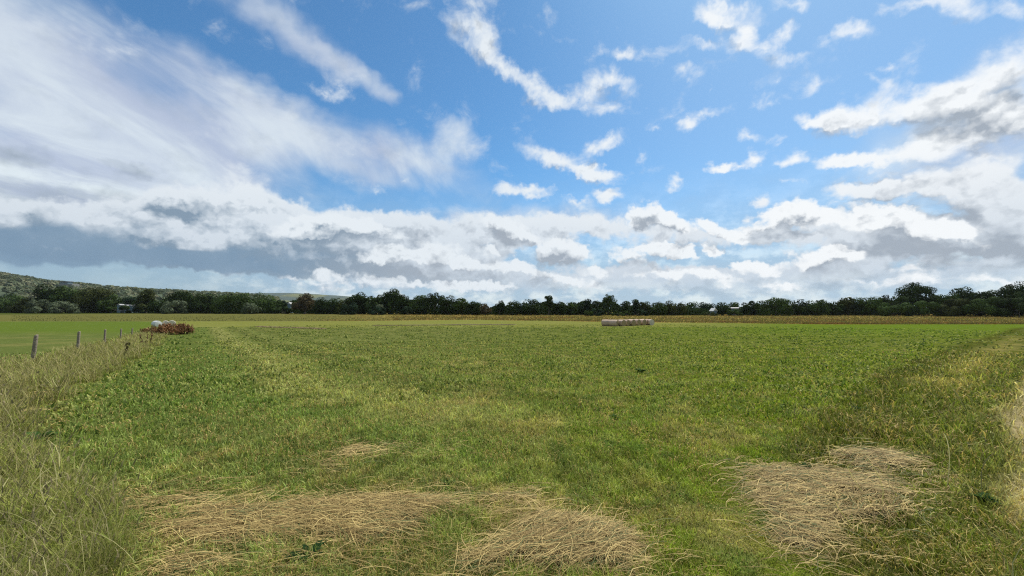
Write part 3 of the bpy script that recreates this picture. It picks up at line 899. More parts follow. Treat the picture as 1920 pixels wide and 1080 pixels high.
def crown(w, h, tone, kind, n, leaf):
    """leaf clumps spread through lobes that fill the outline of one kind of tree"""
    k = {'round': 20, 'broad': 30, 'airy': 24, 'tall': 16, 'pine': 26, 'willow': 16, 'bush': 11, 'oak': 44}[kind]
    L = []
    for _ in range(k):
        for _try in range(60):
            p = RNG.uniform(-1, 1, 3)
            if np.linalg.norm(p) > 1: continue
            break
        t = (p[2] + 1) / 2                              # height in the crown
        if kind in ('round', 'broad'): zb, rr = .06, (.42 if t < .5 else .40)
        elif kind == 'oak': zb, rr = .16, .42
        elif kind == 'airy': zb, rr = .30, .42
        elif kind == 'tall': zb, rr = .05, .40 * (1.15 - t * .85)
        elif kind == 'pine': zb, rr = .10, .46
        else: zb, rr = .0, .44
        q = np.linalg.norm(p[:2]) + 1e-6
        ring = math.sqrt(max(.05, 1 - (2 * t - 1) ** 2)) if kind not in ('tall', 'pine') else (1 if kind == 'tall' else .35 + .75 * math.sqrt(max(0, 1 - t ** 2)))
        if kind in ('willow', 'bush', 'oak'): ring = math.sqrt(max(.03, 1 - t ** 2))
        m = RNG.uniform(.25, 1) ** .6
        x, y = p[0] / q * m * rr * w * ring, p[1] / q * m * rr * w * ring
        z = h * (zb + (1 - zb) * (t * .86 + .02))
        r = {'airy': .13, 'pine': .12, 'tall': .20, 'oak': .125}.get(kind, .19) * w * RNG.uniform(.7, 1.3)
        r = min(r, h * .28)
        z = min(z, h - r * .85)
        L.append((x, y, z, r, RNG.uniform(.6, 1.5)))
    if kind in ('round', 'broad', 'oak'):               # lower skirt, down to the ground
        for a in np.linspace(0, 6.28, 9)[:-1]:
            L.append((math.cos(a) * w * .36, math.sin(a) * w * .36, h * RNG.uniform(.16, .34), w * .16, RNG.uniform(.6, 1.1)))
    L = np.array(L)
    pick = RNG.choice(len(L), n, p=L[:, 3] ** 2 / (L[:, 3] ** 2).sum())
    d = RNG.normal(size=(n, 3)); d /= np.linalg.norm(d, axis=1, keepdims=True)
    flat = np.array((1, 1, {'pine': .42, 'oak': .62, 'airy': .8}.get(kind, .85)))
    rad = L[pick, 3] * (.70 + .33 * RNG.random(n) ** .6)
    pos = L[pick, :3] + d * rad[:, None] * flat
    pos[:, 2] = np.maximum(pos[:, 2], .1)
    col = np.array(tone)[None] * (L[pick, 4] * (.82 + .36 * RNG.random(n)))[:, None]
    v, f, c = leaf_quads(pos, d + RNG.normal(0, .20, (n, 3)), leaf * 1.12 * (.6 + .8 * RNG.random(n)), col)
    return v, f, c, L


def tube(path, radii, sides=7):
    path = np.array(path, float); vs = []
    for i, p in enumerate(path):
        t = path[min(i + 1, len(path) - 1)] - path[max(i - 1, 0)]
        t = t / np.linalg.norm(t)
        a = np.cross(t, (0.31, .95, .1)); a /= np.linalg.norm(a); b = np.cross(t, a)
        g = np.linspace(0, 2 * math.pi, sides, endpoint=False)
        vs.append(p + radii[i] * (np.cos(g)[:, None] * a + np.sin(g)[:, None] * b))
    v = np.vstack(vs); f = []
    for i in range(len(path) - 1):
        for s in range(sides):
            f.append((i * sides + s, i * sides + (s + 1) % sides, (i + 1) * sides + (s + 1) % sides, (i + 1) * sides + s))
    return v, np.array(f)


def trunk_mesh(w, h, lobes):
    r = max(.14, h * .026)
    sway = RNG.normal(0, h * .02, (4, 2))
    path = [(0, 0, -.3), (sway[0, 0] * .3, sway[0, 1] * .3, h * .22), (sway[1, 0], sway[1, 1], h * .48), (sway[2, 0] * 1.5, sway[2, 1] * 1.5, h * .80)]
    v, f = tube(path, [r * 1.35, r, r * .7, r * .2])
    vs, fs = [v], [f]; off = len(v)
    for k in RNG.choice(len(lobes), min(7, len(lobes)), replace=False):
        e = lobes[k, :3]
        s = np.array(path[1]) * .4 + np.array(path[2]) * .6 if e[2] > h * .5 else np.array(path[1])
        if e[2] < s[2] + .1: s = np.array((path[1][0], path[1][1], max(.3, e[2] * .7)))
        m = (s + e) / 2 + np.array((0, 0, -.03 * h))
        v, f = tube([s, m, e], [r * .5, r * .32, r * .1], 5)
        vs.append(v); fs.append(f + off); off += len(v)
    return np.vstack(vs), np.vstack(fs)


def bark_mat():
    m = bpy.data.materials.new('bark'); m.use_nodes = True
    S.tree = m.node_tree; S.tree.nodes.clear()
    t2 = node('ShaderNodeTexCoord')
    nz = noise(S(t2.outputs['Object']), 3, 5, .6)
    b = node('ShaderNodeBsdfPrincipled'); put(b.inputs['Base Color'], mix(nz, (.05, .04, .03), (.13, .11, .085)))
    b.inputs['Roughness'].default_value = .9
    o = node('ShaderNodeOutputMaterial'); S.tree.links.new(b.outputs[0], o.inputs[0])
    return m


LEAF = attr_mat('leaf', .8, .15, spec=.04)
BARK = bark_mat()
BASE_Y = ([-100, 0, 350, 500, 700, 1000, 1280, 1600, 1800, 1920, 2050], [586.5, 587, 588, 588.5, 590, 591.5, 592, 592, 593, 594.5, 596])
T_DARK = (.027, .045, .012); T_MID = (.046, .074, .019); T_OLIVE = (.050, .060, .017); T_BLUE = (.026, .046, .024); T_WILLOW = (.088, .108, .062); T_BROWN = (.080, .062, .032); T_LIGHT = (.050, .080, .020)


def depth_at(px):
    return p2g(960, float(np.interp(px, BASE_Y[0], BASE_Y[1])))[1]


def plant_tree(x0, x1, top, kind, tone, off, name, label, group=None):
    xc = (x0 + x1) / 2
    d = depth_at(xc) + off
    w = (x1 - x0) / F_PX * d; X = (xc - 960) / F_PX * d
    gz = float(ground_z(X, d))
    h = CAM_H + (HZ - top) / F_PX * d - gz
    root = empty(name, (X, d, gz), RNG.uniform(0, .6))
    bushy = kind in ('bush', 'willow')
    tag(root, label, 'bush' if bushy else 'tree', group or ('bushes in front of the treeline' if bushy else 'trees along the far side of the fields'))
    leaf = .0021 * d * (1.1 if kind not in ('pine', 'airy') else .9)
    area = w * h
    n = int(np.clip(area / leaf ** 2 * {'airy': 2.6, 'pine': 4.2, 'oak': 4.6, 'tall': 5}.get(kind, 6.5), 300, 9000))
    v, f, c, L = crown(w, h, tone, kind, n, leaf)
    link_mesh('crown', np_mesh('crown', v, f, c), LEAF, root)
    v, f = trunk_mesh(w, h * (.8 if bushy else 1), L)
    link_mesh('trunk', np_mesh('trunk', v, f, None, True), BARK, root)


TREES = [
    (-60, 40, 549, 'broad', T_MID, 6, 'broad_tree', 'broad dark tree at the left end of the treeline'),
    (30, 82, 557, 'round', T_OLIVE, 4, 'round_tree', 'low olive tree just behind the long pale willow thicket'),
    (70, 118, 532, 'broad', T_DARK, 14, 'broad_tree', 'tall dark domed tree left of the flat topped building'),
    (104, 156, 534, 'broad', T_MID, 18, 'broad_tree', 'broad dark tree right under the flat topped building'),
    (146, 206, 538, 'broad', T_OLIVE, 12, 'broad_tree', 'wide olive tree next right of the flat topped building'),
    (192, 228, 551, 'round', T_MID, 10, 'round_tree', 'rounded mid green tree left of the low white shed'),
    (222, 266, 555, 'round', T_BLUE, 26, 'round_tree', 'bluish dark round tree behind the low white shed'),
    (256, 294, 540, 'tall', T_OLIVE, 10, 'tall_tree', 'tall brownish tree with two dark tufts at its top'),
    (284, 330, 558, 'round', T_DARK, 8, 'round_tree', 'low dark tree behind the single round willow'),
    (322, 374, 544, 'broad', T_DARK, 10, 'broad_tree', 'dark high shouldered tree right behind the single round willow'),
    (362, 416, 550, 'broad', T_DARK, 6, 'broad_tree', 'lower dark tree left of the very wide domed crown'),
    (406, 512, 546, 'broad', T_MID, 10, 'broad_tree', 'very wide smooth domed crown, the widest in the treeline'),
    (503, 530, 562, 'round', T_MID, 6, 'round_tree', 'small tree in the dip right of the very wide dome'),
    (516, 540, 556, 'tall', T_BLUE, 30, 'tall_tree', 'slim bluish tree standing before the distant pale hill'),
    (550, 594, 546, 'oak', T_BROWN, 0, 'pine_tree', 'brown tinged pine with layered branches before the distant hill'),
    (588, 642, 556, 'broad', T_DARK, 6, 'broad_tree', 'dark flat topped tree next right of the brown pine'),
    (632, 668, 557, 'round', T_OLIVE, 5, 'round_tree', 'olive tree where the distant hill drops behind the wood'),
    (652, 694, 547, 'round', T_DARK, 10, 'round_tree', 'dark tree with small knobs rising left of the leaning crown'),
    (686, 718, 551, 'round', T_MID, 6, 'round_tree', 'short dark tree tucked under the left side of the leaning crown'),
    (706, 754, 540, 'broad', T_DARK, 14, 'broad_tree', 'high leaning crown, the tallest in the left half of the wood'),
    (742, 774, 549, 'round', T_DARK, 8, 'round_tree', 'dark tree filling the slope right of the leaning crown'),
    (764, 804, 548, 'round', T_MID, 10, 'round_tree', 'rounded tree left of the crown with sky showing through'),
    (796, 834, 546, 'airy', T_DARK, 12, 'airy_tree', 'tree with an open crown of thin arching branches mid wood'),
    (822, 860, 553, 'round', T_DARK, 8, 'round_tree', 'dark tree next right of the open arching crown'),
    (850, 884, 556, 'round', T_MID, 8, 'round_tree', 'mid green tree on the long slope of the wood'),
    (876, 908, 561, 'round', T_DARK, 8, 'round_tree', 'low dark tree directly behind the small reddish tree'),
    (899, 921, 568, 'round', T_BROWN, -2, 'round_tree', 'small reddish brown tree standing out in the dark wood'),
    (924, 950, 558, 'tall', T_DARK, 8, 'tall_tree', 'dark pointed tree with a ragged tip'),
    (944, 978, 563, 'round', T_MID, 6, 'round_tree', 'low tree between the ragged tip and the double domed crown'),
    (973, 1016, 560, 'broad', T_DARK, 8, 'broad_tree', 'dark double domed crown left of the twin tipped tree'),
    (1017, 1041, 551, 'tall', T_MID, 6, 'tall_tree', 'narrow twin tipped tree standing above its neighbours'),
    (1036, 1064, 562, 'round', T_DARK, 6, 'round_tree', 'low dark tree next right of the twin tipped tree'),
    (1056, 1084, 561, 'round', T_MID, 8, 'round_tree', 'small rounded tree left of the high round knob'),
    (1084, 1111, 552, 'round', T_BLUE, 12, 'round_tree', 'high round knob of a tree, bluish, left of the fan'),
    (1104, 1134, 563, 'round', T_DARK, 4, 'round_tree', 'dark tree filling the gap between round knob and fan'),
    (1123, 1157, 548, 'airy', T_MID, 10, 'airy_tree', 'fan shaped see-through tree rising above the row of bales'),
    (1150, 1186, 564, 'round', T_DARK, 5, 'round_tree', 'dark tree behind the left bales, right of the fan'),
    (1180, 1202, 561, 'tall', T_DARK, 10, 'tall_tree', 'thin spiky conifer behind the middle of the bale row'),
    (1196, 1220, 563, 'round', T_OLIVE, 6, 'round_tree', 'olive tree behind the right end of the bale row'),
    (1214, 1252, 563, 'broad', T_MID, 6, 'broad_tree', 'low broad tree just right of the bale row'),
    (1246, 1286, 562, 'broad', T_OLIVE, 8, 'broad_tree', 'broad olive grey tree in the lowest stretch of wood'),
    (1278, 1314, 565, 'round', T_MID, 30, 'round_tree', 'greyish tree far back, left of the small white gable'),
    (1306, 1344, 566, 'round', T_BLUE, 34, 'round_tree', 'greyish tree far back, directly behind the small white gable'),
    (1340, 1369, 564, 'broad', T_DARK, 4, 'broad_tree', 'square dark tree between the white gable and the long roof'),
    (1362, 1388, 565, 'round', T_MID, 40, 'round_tree', 'pale far tree seen over the long roof'),
    (1383, 1405, 563, 'round', T_DARK, 5, 'round_tree', 'narrow dark tree touching the right end of the long roof'),
    (1400, 1426, 562, 'round', T_DARK, 8, 'round_tree', 'small dark tree left of the large round hedge tree'),
    (1422, 1484, 557, 'broad', T_LIGHT, 0, 'broad_tree', 'large round green tree standing forward in the hedge'),
    (1480, 1514, 560, 'round', T_DARK, 6, 'round_tree', 'dark tree right of the large round hedge tree'),
    (1508, 1552, 561, 'broad', T_MID, 4, 'broad_tree', 'even topped tree in the hedge, two places right of the large round one'),
    (1546, 1580, 560, 'round', T_DARK, 5, 'round_tree', 'dark rounded tree at the middle of the right hedge'),
    (1570, 1608, 557, 'round', T_OLIVE, 6, 'round_tree', 'olive tree with broken edge left of the peaked hedge tree'),
    (1600, 1650, 552, 'broad', T_MID, 4, 'broad_tree', 'peaked hedge tree with rusty top left of the great oak'),
    (1648, 1696, 551, 'airy', T_DARK, 8, 'airy_tree', 'thin sloping crown leaning against the left of the great oak'),
    (1682, 1762, 526, 'oak', T_DARK, 14, 'oak_tree', 'great domed oak with sky showing through its right side'),
    (1752, 1796, 550, 'broad', T_MID, 6, 'broad_tree', 'low tree in the saddle right of the great oak'),
    (1782, 1830, 536, 'broad', T_DARK, 10, 'broad_tree', 'wide flat crown, first of the high group right of the saddle'),
    (1816, 1856, 534, 'round', T_DARK, 6, 'round_tree', 'rounded high crown, second of the group right of the saddle'),
    (1846, 1888, 541, 'round', T_MID, 6, 'round_tree', 'lower crown between the rounded high crown and the open one'),
    (1876, 1914, 529, 'airy', T_DARK, 8, 'airy_tree', 'open crown with holes near the right end of the treeline'),
    (1898, 1975, 524, 'broad', T_DARK, 2, 'broad_tree', 'tall black looking tree at the right end of the treeline'),
    (1650, 1700, 564, 'bush', T_LIGHT, -8, 'green_bush', 'fresh green bush at the foot of the sloping crown'),
    (1694, 1764, 561, 'bush', T_MID, -6, 'green_bush', 'wide dark bush at the foot of the great oak'),
    (1756, 1822, 558, 'bush', T_OLIVE, -6, 'green_bush', 'wide olive bush below the saddle right of the oak'),
    (1816, 1876, 556, 'bush', T_MID, -6, 'green_bush', 'high green bush below the rounded high crown'),
    (1868, 1950, 558, 'bush', T_DARK, -6, 'green_bush', 'black green bush at the right edge below the open crown'),
    (44, 106, 561, 'willow', T_WILLOW, -14, 'willow_bush', 'large grey green willow bush, biggest of the left thicket'),
    (96, 141, 563, 'willow', T_WILLOW, -16, 'willow_bush', 'grey green willow bush with a drooping right side'),
    (130, 151, 574, 'willow', T_WILLOW, -16, 'willow_bush', 'smallest grey green willow at the right of the left thicket'),
    (300, 352, 562, 'willow', T_WILLOW, -14, 'willow_bush', 'single round grey green willow bush beyond the docks'),
    (450, 487, 567, 'willow', T_WILLOW, -12, 'willow_bush', 'grey green willow bush under the very wide domed crown'),
    (500, 560, 573, 'bush', T_DARK, -2, 'green_bush', 'low dark bush left of the brown pine'),
    (638, 676, 567, 'bush', T_BLUE, -8, 'green_bush', 'bluish rounded bush at the left foot of the central wood'),
    (698, 722, 563, 'bush', T_WILLOW, -2, 'green_bush', 'pale rounded bush halfway up the leaning crown'),
    (690, 730, 574, 'bush', T_BLUE, -9, 'green_bush', 'bluish low bush in front of the leaning crown'),
    (752, 776, 574, 'bush', T_BLUE, -9, 'green_bush', 'small bluish bush right of the leaning crown'),
    (200, 266, 571.8, 'bush', T_DARK, -4, 'green_bush', 'low dark bush under the low white shed'),
    (1316, 1348, 584, 'bush', T_OLIVE, -3, 'green_bush', 'low olive bush under the small white gable'),
    (1358, 1394, 579, 'bush', T_MID, -3, 'green_bush', 'low green bush under the long pale roof'),
    (1094, 1114, 579, 'bush', T_LIGHT, -10, 'green_bush', 'small light green bush under the round knob'),
    (1108, 1130, 577, 'bush', T_BLUE, -9, 'green_bush', 'rounded bluish bush under the see-through fan'),
    (1142, 1186, 581, 'bush', T_MID, -10, 'green_bush', 'low long bush right behind the left bales'),
    (1176, 1216, 579, 'bush', T_BLUE, -9, 'green_bush', 'low domed bush right behind the right bales'),
]


def build_woodland():
    """the closed wood behind the trees one can tell apart"""
    tops = sorted([((t[0] + t[1]) / 2, t[2]) for t in TREES if t[3] not in ('bush', 'willow')])
    tx, ty = np.array([a for a, _ in tops]), np.array([b for _, b in tops])
    n = 80000
    px = RNG.uniform(-90, 2010, n)
    back = RNG.uniform(10, 34, n)
    xs = np.linspace(-100, 2020, 250)
    dref = np.array([depth_at(q) for q in xs])
    d = np.interp(px, xs, dref) + back
    top = np.interp(px, tx, ty) + 9 + 8 * fbm(px * .06, back * .05, 141, 3)
    gap = ((px > 1326) & (px < 1390)) | ((px > 535) & (px < 553)) | ((px > 210) & (px < 258))
    back = np.where(gap, back + 22, back); d = d + 22 * gap
    X = (px - 960) / F_PX * d
    gz = ground_z(X, d)
    h = CAM_H + (HZ - top) / F_PX * d - gz
    t = RNG.random(n)
    clump = fbm(px * .11, t * 3 + back * .05, 143, 2)
    pos = np.column_stack([X, d - 8 * np.sin(t * 3.1) * clump, gz + h * t])
    nr = np.column_stack([RNG.normal(0, .6, n), -np.ones(n), RNG.normal(.3, .5, n)])
    c = np.array(T_DARK)[None] * (.6 + .9 * clump)[:, None] * (.8 + .4 * RNG.random(n))[:, None]
    v, f, cc = leaf_quads(pos, nr, 0.0032 * d * (.7 + .7 * RNG.random(n)), c)
    o = link_mesh('woodland', np_mesh('woodland', v, f, cc), LEAF)
    tag(o, 'dark closed woodland standing behind the separate trees', 'woodland', kind='stuff')


def build_hill_woods():
    n = 2100
    vs, fs, cs = [], [], []; off = 0
    px = RNG.uniform(-150, 520, n); y = RNG.uniform(760, 1330, n)
    pick = fbm(px * .02, y * .006, 151, 3)
    for k in range(n):
        if pick[k] < .33 and y[k] < 1250: continue
        x0 = (px[k] - 960) / F_PX * y[k]
        z0 = float(hill_z(px[k], y[k], RIDGE_N, 520, 1300, 2200))
        r = RNG.uniform(5, 9.5) * (.75 if y[k] > 1250 else 1)
        m = 34
        d = RNG.normal(size=(m, 3)); d[:, 2] = np.abs(d[:, 2]); d /= np.linalg.norm(d, axis=1, keepdims=True)
        pos = np.array((x0, y[k], z0)) + d * r * np.array((1, 1, .95)) * (.8 + .3 * RNG.random(m))[:, None]
        base = np.array(((.105, .132, .070), (.140, .158, .088), (.185, .188, .108), (.090, .116, .070))[RNG.integers(4)])
        v, f, c = leaf_quads(pos, d + RNG.normal(0, .3, (m, 3)), r * (.45 + .3 * RNG.random(m)), base[None] * (.8 + .4 * RNG.random(m))[:, None])
        vs.append(v); fs.append(f + off); cs.append(c); off += len(v)
    o = link_mesh('hillside_trees', np_mesh('hillside_trees', np.vstack(vs), np.vstack(fs), np.vstack(cs)), LEAF)
    tag(o, 'hazy wooded cover on the hill at the left', 'woodland', kind='stuff')


build_hill('hill', RIDGE_N, 520, 1300, 2200, -220, 600, (.060, .080, .038))
build_hill('far_hill', RIDGE_F, 2300, 3300, 4000, 290, 820, (.062, .086, .068))
build_hill_woods()
for t in TREES: plant_tree(*t)
build_woodland()


# ------------------------------------------------------------------ buildings glimpsed among the trees
def flat_mat(name, rgb, rough=.7, var=.12, scale=2.0):
    m = bpy.data.materials.new(name); m.use_nodes = True
    S.tree = m.node_tree; S.tree.nodes.clear()
    t2 = node('ShaderNodeTexCoord')
    nz = noise(S(t2.outputs['Object']), scale, 5, .6)
    b = node('ShaderNodeBsdfPrincipled')
    put(b.inputs['Base Color'], mix(nz, tuple(c * (1 - var) for c in rgb), tuple(min(1, c * (1 + var)) for c in rgb)))
    b.inputs['Roughness'].default_value = rough
    o = node('ShaderNodeOutputMaterial'); S.tree.links.new(b.outputs[0], o.inputs[0])
    return m


M_WHITE = flat_mat('white_render', (.78, .77, .73)); M_ROOF = flat_mat('slate_roof', (.16, .155, .16)); M_PANE = flat_mat('dark_pane', (.03, .035, .04), .15)
M_PALE = flat_mat('pale_sheet', (.38, .38, .37)); M_GREY = flat_mat('blue_grey_cladding', (.13, .19, .21)); M_BRICK = flat_mat('weathered_brick', (.30, .22, .18))


def prism(pts_xz, y0, y1):
    """an outline in x,z pushed along y"""
    n = len(pts_xz)
    v = [(x, y0, z) for x, z in pts_xz] + [(x, y1, z) for x, z in pts_xz]
    f = [tuple(range(n)), tuple(range(2 * n - 1, n - 1, -1))] + [(i, i + n, (i + 1) % n + n, (i + 1) % n) for i in range(n)]
    return v, f


def part(name, geo, mat, parent, loc=(0, 0, 0)):
    me = bpy.data.meshes.new(name)
    me.from_pydata(geo[0], [], geo[1])
    bm = bmesh.new(); bm.from_mesh(me); bmesh.ops.recalc_face_normals(bm, faces=bm.faces); bm.to_mesh(me); bm.free()
    return link_mesh(name, me, mat, parent, loc)


def box(x0, x1, y0, y1, z0, z1): return prism([(x0, z0), (x1, z0), (x1, z1), (x0, z1)], y0, y1)


def house(name, px, py_base, d, w, wall_h, roof_h, dep, label, wall, roof, rz, gable_front=False, wins=2, sink=0.0, gable=None):
    X = (px - 960) / F_PX * d
    z = CAM_H + (HZ - py_base) / F_PX * d
    r = empty(name, (X, d, z), rz)
    tag(r, label, 'house' if name == 'house' else name.replace('_', ' '))
    hw, hd = w / 2, dep / 2
    part('wall', box(-hw, hw, -hd, hd, -sink, wall_h), wall, r)
    if gable_front:
        part('gable', prism([(-hw, wall_h + .003), (hw, wall_h + .003), (0, wall_h + roof_h)], -hd + .01, hd - .01), gable or wall, r)
        o, t = .35, .22
        part('roof', prism([(-hw - o, wall_h - o * roof_h / hw + .04), (0, wall_h + roof_h + .03), (hw + o, wall_h - o * roof_h / hw + .04), (hw + o, wall_h - o * roof_h / hw + t), (0, wall_h + roof_h + t + .03), (-hw - o, wall_h - o * roof_h / hw + t)], -hd - .3, hd + .3), roof, r)
    else:
        v, f = prism([(-hd - .4, wall_h), (hd + .4, wall_h), (0, wall_h + roof_h)], -hw - .3, hw + .3)
        part('roof', ([(b, a, c) for a, b, c in v], f), roof, r)
    for k in range(wins):
        cx = -hw + w * (k + .5) / wins
        fr = part('window', box(cx - .55, cx + .55, -hd - .06, -hd - .004, wall_h * .42, wall_h * .42 + 1.2), M_WHITE, r)
        part('pane', box(cx - .45, cx + .45, -hd - .075, -hd - .064, wall_h * .42 + .1, wall_h * .42 + 1.1), M_PANE, fr)
    return r


house('house', 4, 533.5, 1120, 9, 5, 3.2, 8, 'white house highest on the hill at the left edge', M_WHITE, M_ROOF, .2, wins=2, sink=4)
house('house', 3, 541, 1010, 10, 4.6, 3, 8, 'wide pale house below the highest white one on the hill', M_WHITE, M_ROOF, -.1, wins=3, sink=4)
house('house', 31, 544, 960, 6, 4.4, 3, 7, 'small white gabled house alone on the wooded slope', M_WHITE, M_ROOF, .15, True, wins=1, sink=4)
house('house', 15, 547.5, 900, 8, 3.6, 2.6, 7, 'low brownish house lowest on the slope', M_BRICK, M_ROOF, .1, wins=2, sink=4)
house('house', 66, 546, 900, 7, 4.6, 2.8, 7, 'pale terraced house, left of the row among hill trees', M_PALE, M_ROOF, 0, wins=2, sink=4)
house('house', 72.5, 546, 901.5, 7, 4.2, 2.6, 7, 'pale terraced house, right of the row among hill trees', M_PALE, M_BRICK, 0, wins=2, sink=4)

rt = empty('flat_roofed_building', ((123 - 960) / F_PX * 1000, 1000, CAM_H + (HZ - 536) / F_PX * 1000))
tag(rt, 'flat topped blue grey building rising over the trees on the hill', 'building')
part('wall', box(-9.5, 9.5, -6, 6, -8, 10.2), M_GREY, rt)
part('roof', box(-11, 11, -7.3, 7.3, 10.203, 11.2), M_ROOF, rt)
wb = part('window', box(-7.5, 7.5, -6.12, -6.004, 7.0, 9.2), M_PALE, rt)
part('pane', box(-7.2, 7.2, -6.16, -6.124, 7.3, 8.9), M_PANE, wb)
part('terrace', box(-16, 16, -7.5, 9, -8, 5.0), flat_mat('grey_concrete', (.22, .22, .20)), rt, (6.5, .4, 0))

dS = depth_at(235)
house('shed', 227, 573.5, dS + 6, 2.2, .6, .5, 3, 'low white shed between the trees at the left', M_GREY, M_PALE, 0, True, wins=1, sink=5, gable=M_WHITE)
house('barn', 243, 573.8, dS + 9, 9, .35, .6, 5, 'long dull roofed barn next right of the low white shed', M_GREY, M_PALE, 0, wins=3, sink=5)
house('house', 545, 573, depth_at(545) + 14, 1.8, 1.2, .9, 4, 'tiny white gabled house left of the brown pine', M_GREY, M_PALE, 0, True, wins=0, sink=5, gable=M_WHITE)
house('house', 1337, 583.5, depth_at(1337) + 3, 1.7, .35, 1.0, 3, 'small white gable in the gap of the low wood', M_GREY, M_WHITE, .1, True, wins=0, sink=3, gable=M_WHITE)
house('barn', 1375, 578.4, depth_at(1375) + 10, 4.6, .15, .45, 4, 'long pale barn roof between two dark trees', M_GREY, flat_mat('pale_roof_sheet', (.36, .34, .32)), 0, wins=0, sink=4)
# ------------------------------------------------------------------ round bales
def straw_mat(name, dark, light, scale, bump=.4, spiral=False):
    m = bpy.data.materials.new(name); m.use_nodes = True
    S.tree = m.node_tree; S.tree.nodes.clear()
    t2 = node('ShaderNodeTexCoord')
    ob = S(t2.outputs['Object'])
    nz = noise(ob, scale, 6, .65)
    if spiral:                                     # rolled layers seen on the end
        x, y, z = sep(ob)
        r = math_node('SQRT', x * x + z * z)
        ring = math_node('SINE', r * 85.0 + math_node('ARCTAN2', x, z) + nz * 5.0)
        nz = nz * .65 + (ring * .5 + .5) * .35
    b = node('ShaderNodeBsdfPrincipled'); put(b.inputs['Base Color'], mix(smooth(nz, .25, .75), dark, light))
    b.inputs['Roughness'].default_value = .8
    bn = node('ShaderNodeBump'); bn.inputs['Strength'].default_value = bump; bn.inputs['Distance'].default_value = .04
    put(bn.inputs['Height'], nz); S.tree.links.new(bn.outputs[0], b.inputs['Normal'])
    o = node('ShaderNodeOutputMaterial'); S.tree.links.new(b.outputs[0], o.inputs[0])
    return m


M_NET = straw_mat('bale_net', (.41, .29, .205), (.63, .47, .345), 9)
M_END = straw_mat('bale_end', (.19, .14, .065), (.42, .31, .15), 7, .6, True)
M_FILM = straw_mat('white_film', (.60, .60, .575), (.76, .76, .73), 3, .15)
M_CREAM = straw_mat('cream_net', (.46, .41, .30), (.64, .58, .45), 7)


def bale_meshes(Rb, L, seed):
    """side and one end of a rolled bale, axis along y, sagging a little onto the ground"""
    rg = np.random.default_rng(seed)
    n, k = 40, 9
    a = np.linspace(0, 2 * math.pi, n, endpoint=False)
    wob = 1 + .018 * np.sin(a * 3 + rg.uniform(0, 6)) + .010 * np.sin(a * 7 + rg.uniform(0, 6))
    ys = np.linspace(-L / 2, L / 2, k)
    prof = Rb * (1 - .045 * np.abs(2 * ys / L) ** 8)
    v = []
    for y, p in zip(ys, prof):
        r = p * wob * (1 + rg.normal(0, .004, n))
        z = np.cos(a) * r
        z = np.where(z < -.9 * Rb, -.9 * Rb + (z + .9 * Rb) * .35, z)
        v.append(np.column_stack([np.sin(a) * r * 1.02, np.full(n, y), z]))
    side = np.vstack(v)
    f = np.array([(i * n + j, i * n + (j + 1) % n, (i + 1) * n + (j + 1) % n, (i + 1) * n + j) for i in range(k - 1) for j in range(n)])
    rings = 6; ev = []
    for q in range(rings):
        s = 1 - q / (rings - 1) * .98
        ev.append(v[0] * np.array((s, 1, s)) + np.array((0, -.05 * (1 - s ** 2) - rg.uniform(0, .012), 0)))
    e = np.vstack(ev)
    ef = np.array([(i * n + j, (i + 1) * n + j, (i + 1) * n + (j + 1) % n, i * n + (j + 1) % n) for i in range(rings - 1) for j in range(n)])
    cap = (rings - 1) * n
    return side, f, e, np.vstack([ef, [(cap + j, cap + (j + 2) % n, cap + (j + 1) % n, cap + j) for j in range(0, n, 2)]][:1])


def bale(px, py, ang, Rb, L, label, wrap_m, end_m, seed, dd=0.0, group='round bales standing in a row on the field'):
    """px, py: where the middle of the end facing us meets the ground; ang: how far that end is turned to the right"""
    x, y = p2g(px, py); y += dd; x *= (y / (y - dd)) if dd else 1
    nx, ny = math.sin(ang), -math.cos(ang)
    cx, cy = x - nx * L / 2, y - ny * L / 2
    r = empty('round_bale', (cx, cy, float(ground_z(cx, cy)) + Rb * .92), ang)
    tag(r, label, 'bale', group)
    s, f, e, ef = bale_meshes(Rb, L, seed)
    link_mesh('net_wrap', np_mesh('net_wrap', s, f[:, ::-1], None, True), wrap_m, r)
    link_mesh('straw_end', np_mesh('straw_end', e, ef, None, True), end_m, r)
    back = e * np.array((1, -1, 1))
    link_mesh('straw_end', np_mesh('straw_end', back, ef[:, ::-1], None, True), end_m, r)
    return r


_row = [
    (1158.5 - 13.9, 612.0, R(52), .66, 1.6, 'leftmost bale of the row, pale and seen side on', 1.0),
    (1158.5, 612.0, R(52), .66, 1.6, 'second bale from the left, side and round end both showing', 0),
    (1170.0, 612.0, R(36), .66, 1.25, 'bale right after the side-on pair, with a dark core in its end', .5),
    (1178.5, 611.6, R(36), .64, 1.25, 'half hidden bale fourth from the left of the row', 1.3),
    (1188.5, 611.6, R(36), .66, 1.25, 'bale in the middle of the row, fifth from the left', 2.1),
    (1198.5, 611.4, R(36), .66, 1.25, 'bale sixth from the left with a shaded gap on each side', 2.9),
    (1208.8, 611.3, R(36), .66, 1.25, 'bale third from the right end of the row', 3.7),
    (1216.5, 611.2, R(36), .64, 1.25, 'narrow looking bale second from the right end of the row', 4.5),
    (1222.5, 611.6, R(20), .64, 1.25, 'rightmost bale of the row, its end palest', 4.9),
]
for k, (px, py, a, rb, L, lab, dd) in enumerate(_row):
    bale(px, py, a, rb, L, lab, M_NET, M_CREAM if k == 8 else M_END, 40 + k, dd)
bale(297, 612.5, R(62), .56, 1.5, 'white wrapped bale behind the rust coloured docks', M_FILM, M_FILM, 60, 0, 'bales behind the docks')
bale(310, 612.5, R(40), .55, 1.35, 'cream bale right beside the white wrapped one', M_CREAM, M_CREAM, 61, 1.5, 'bales behind the docks')
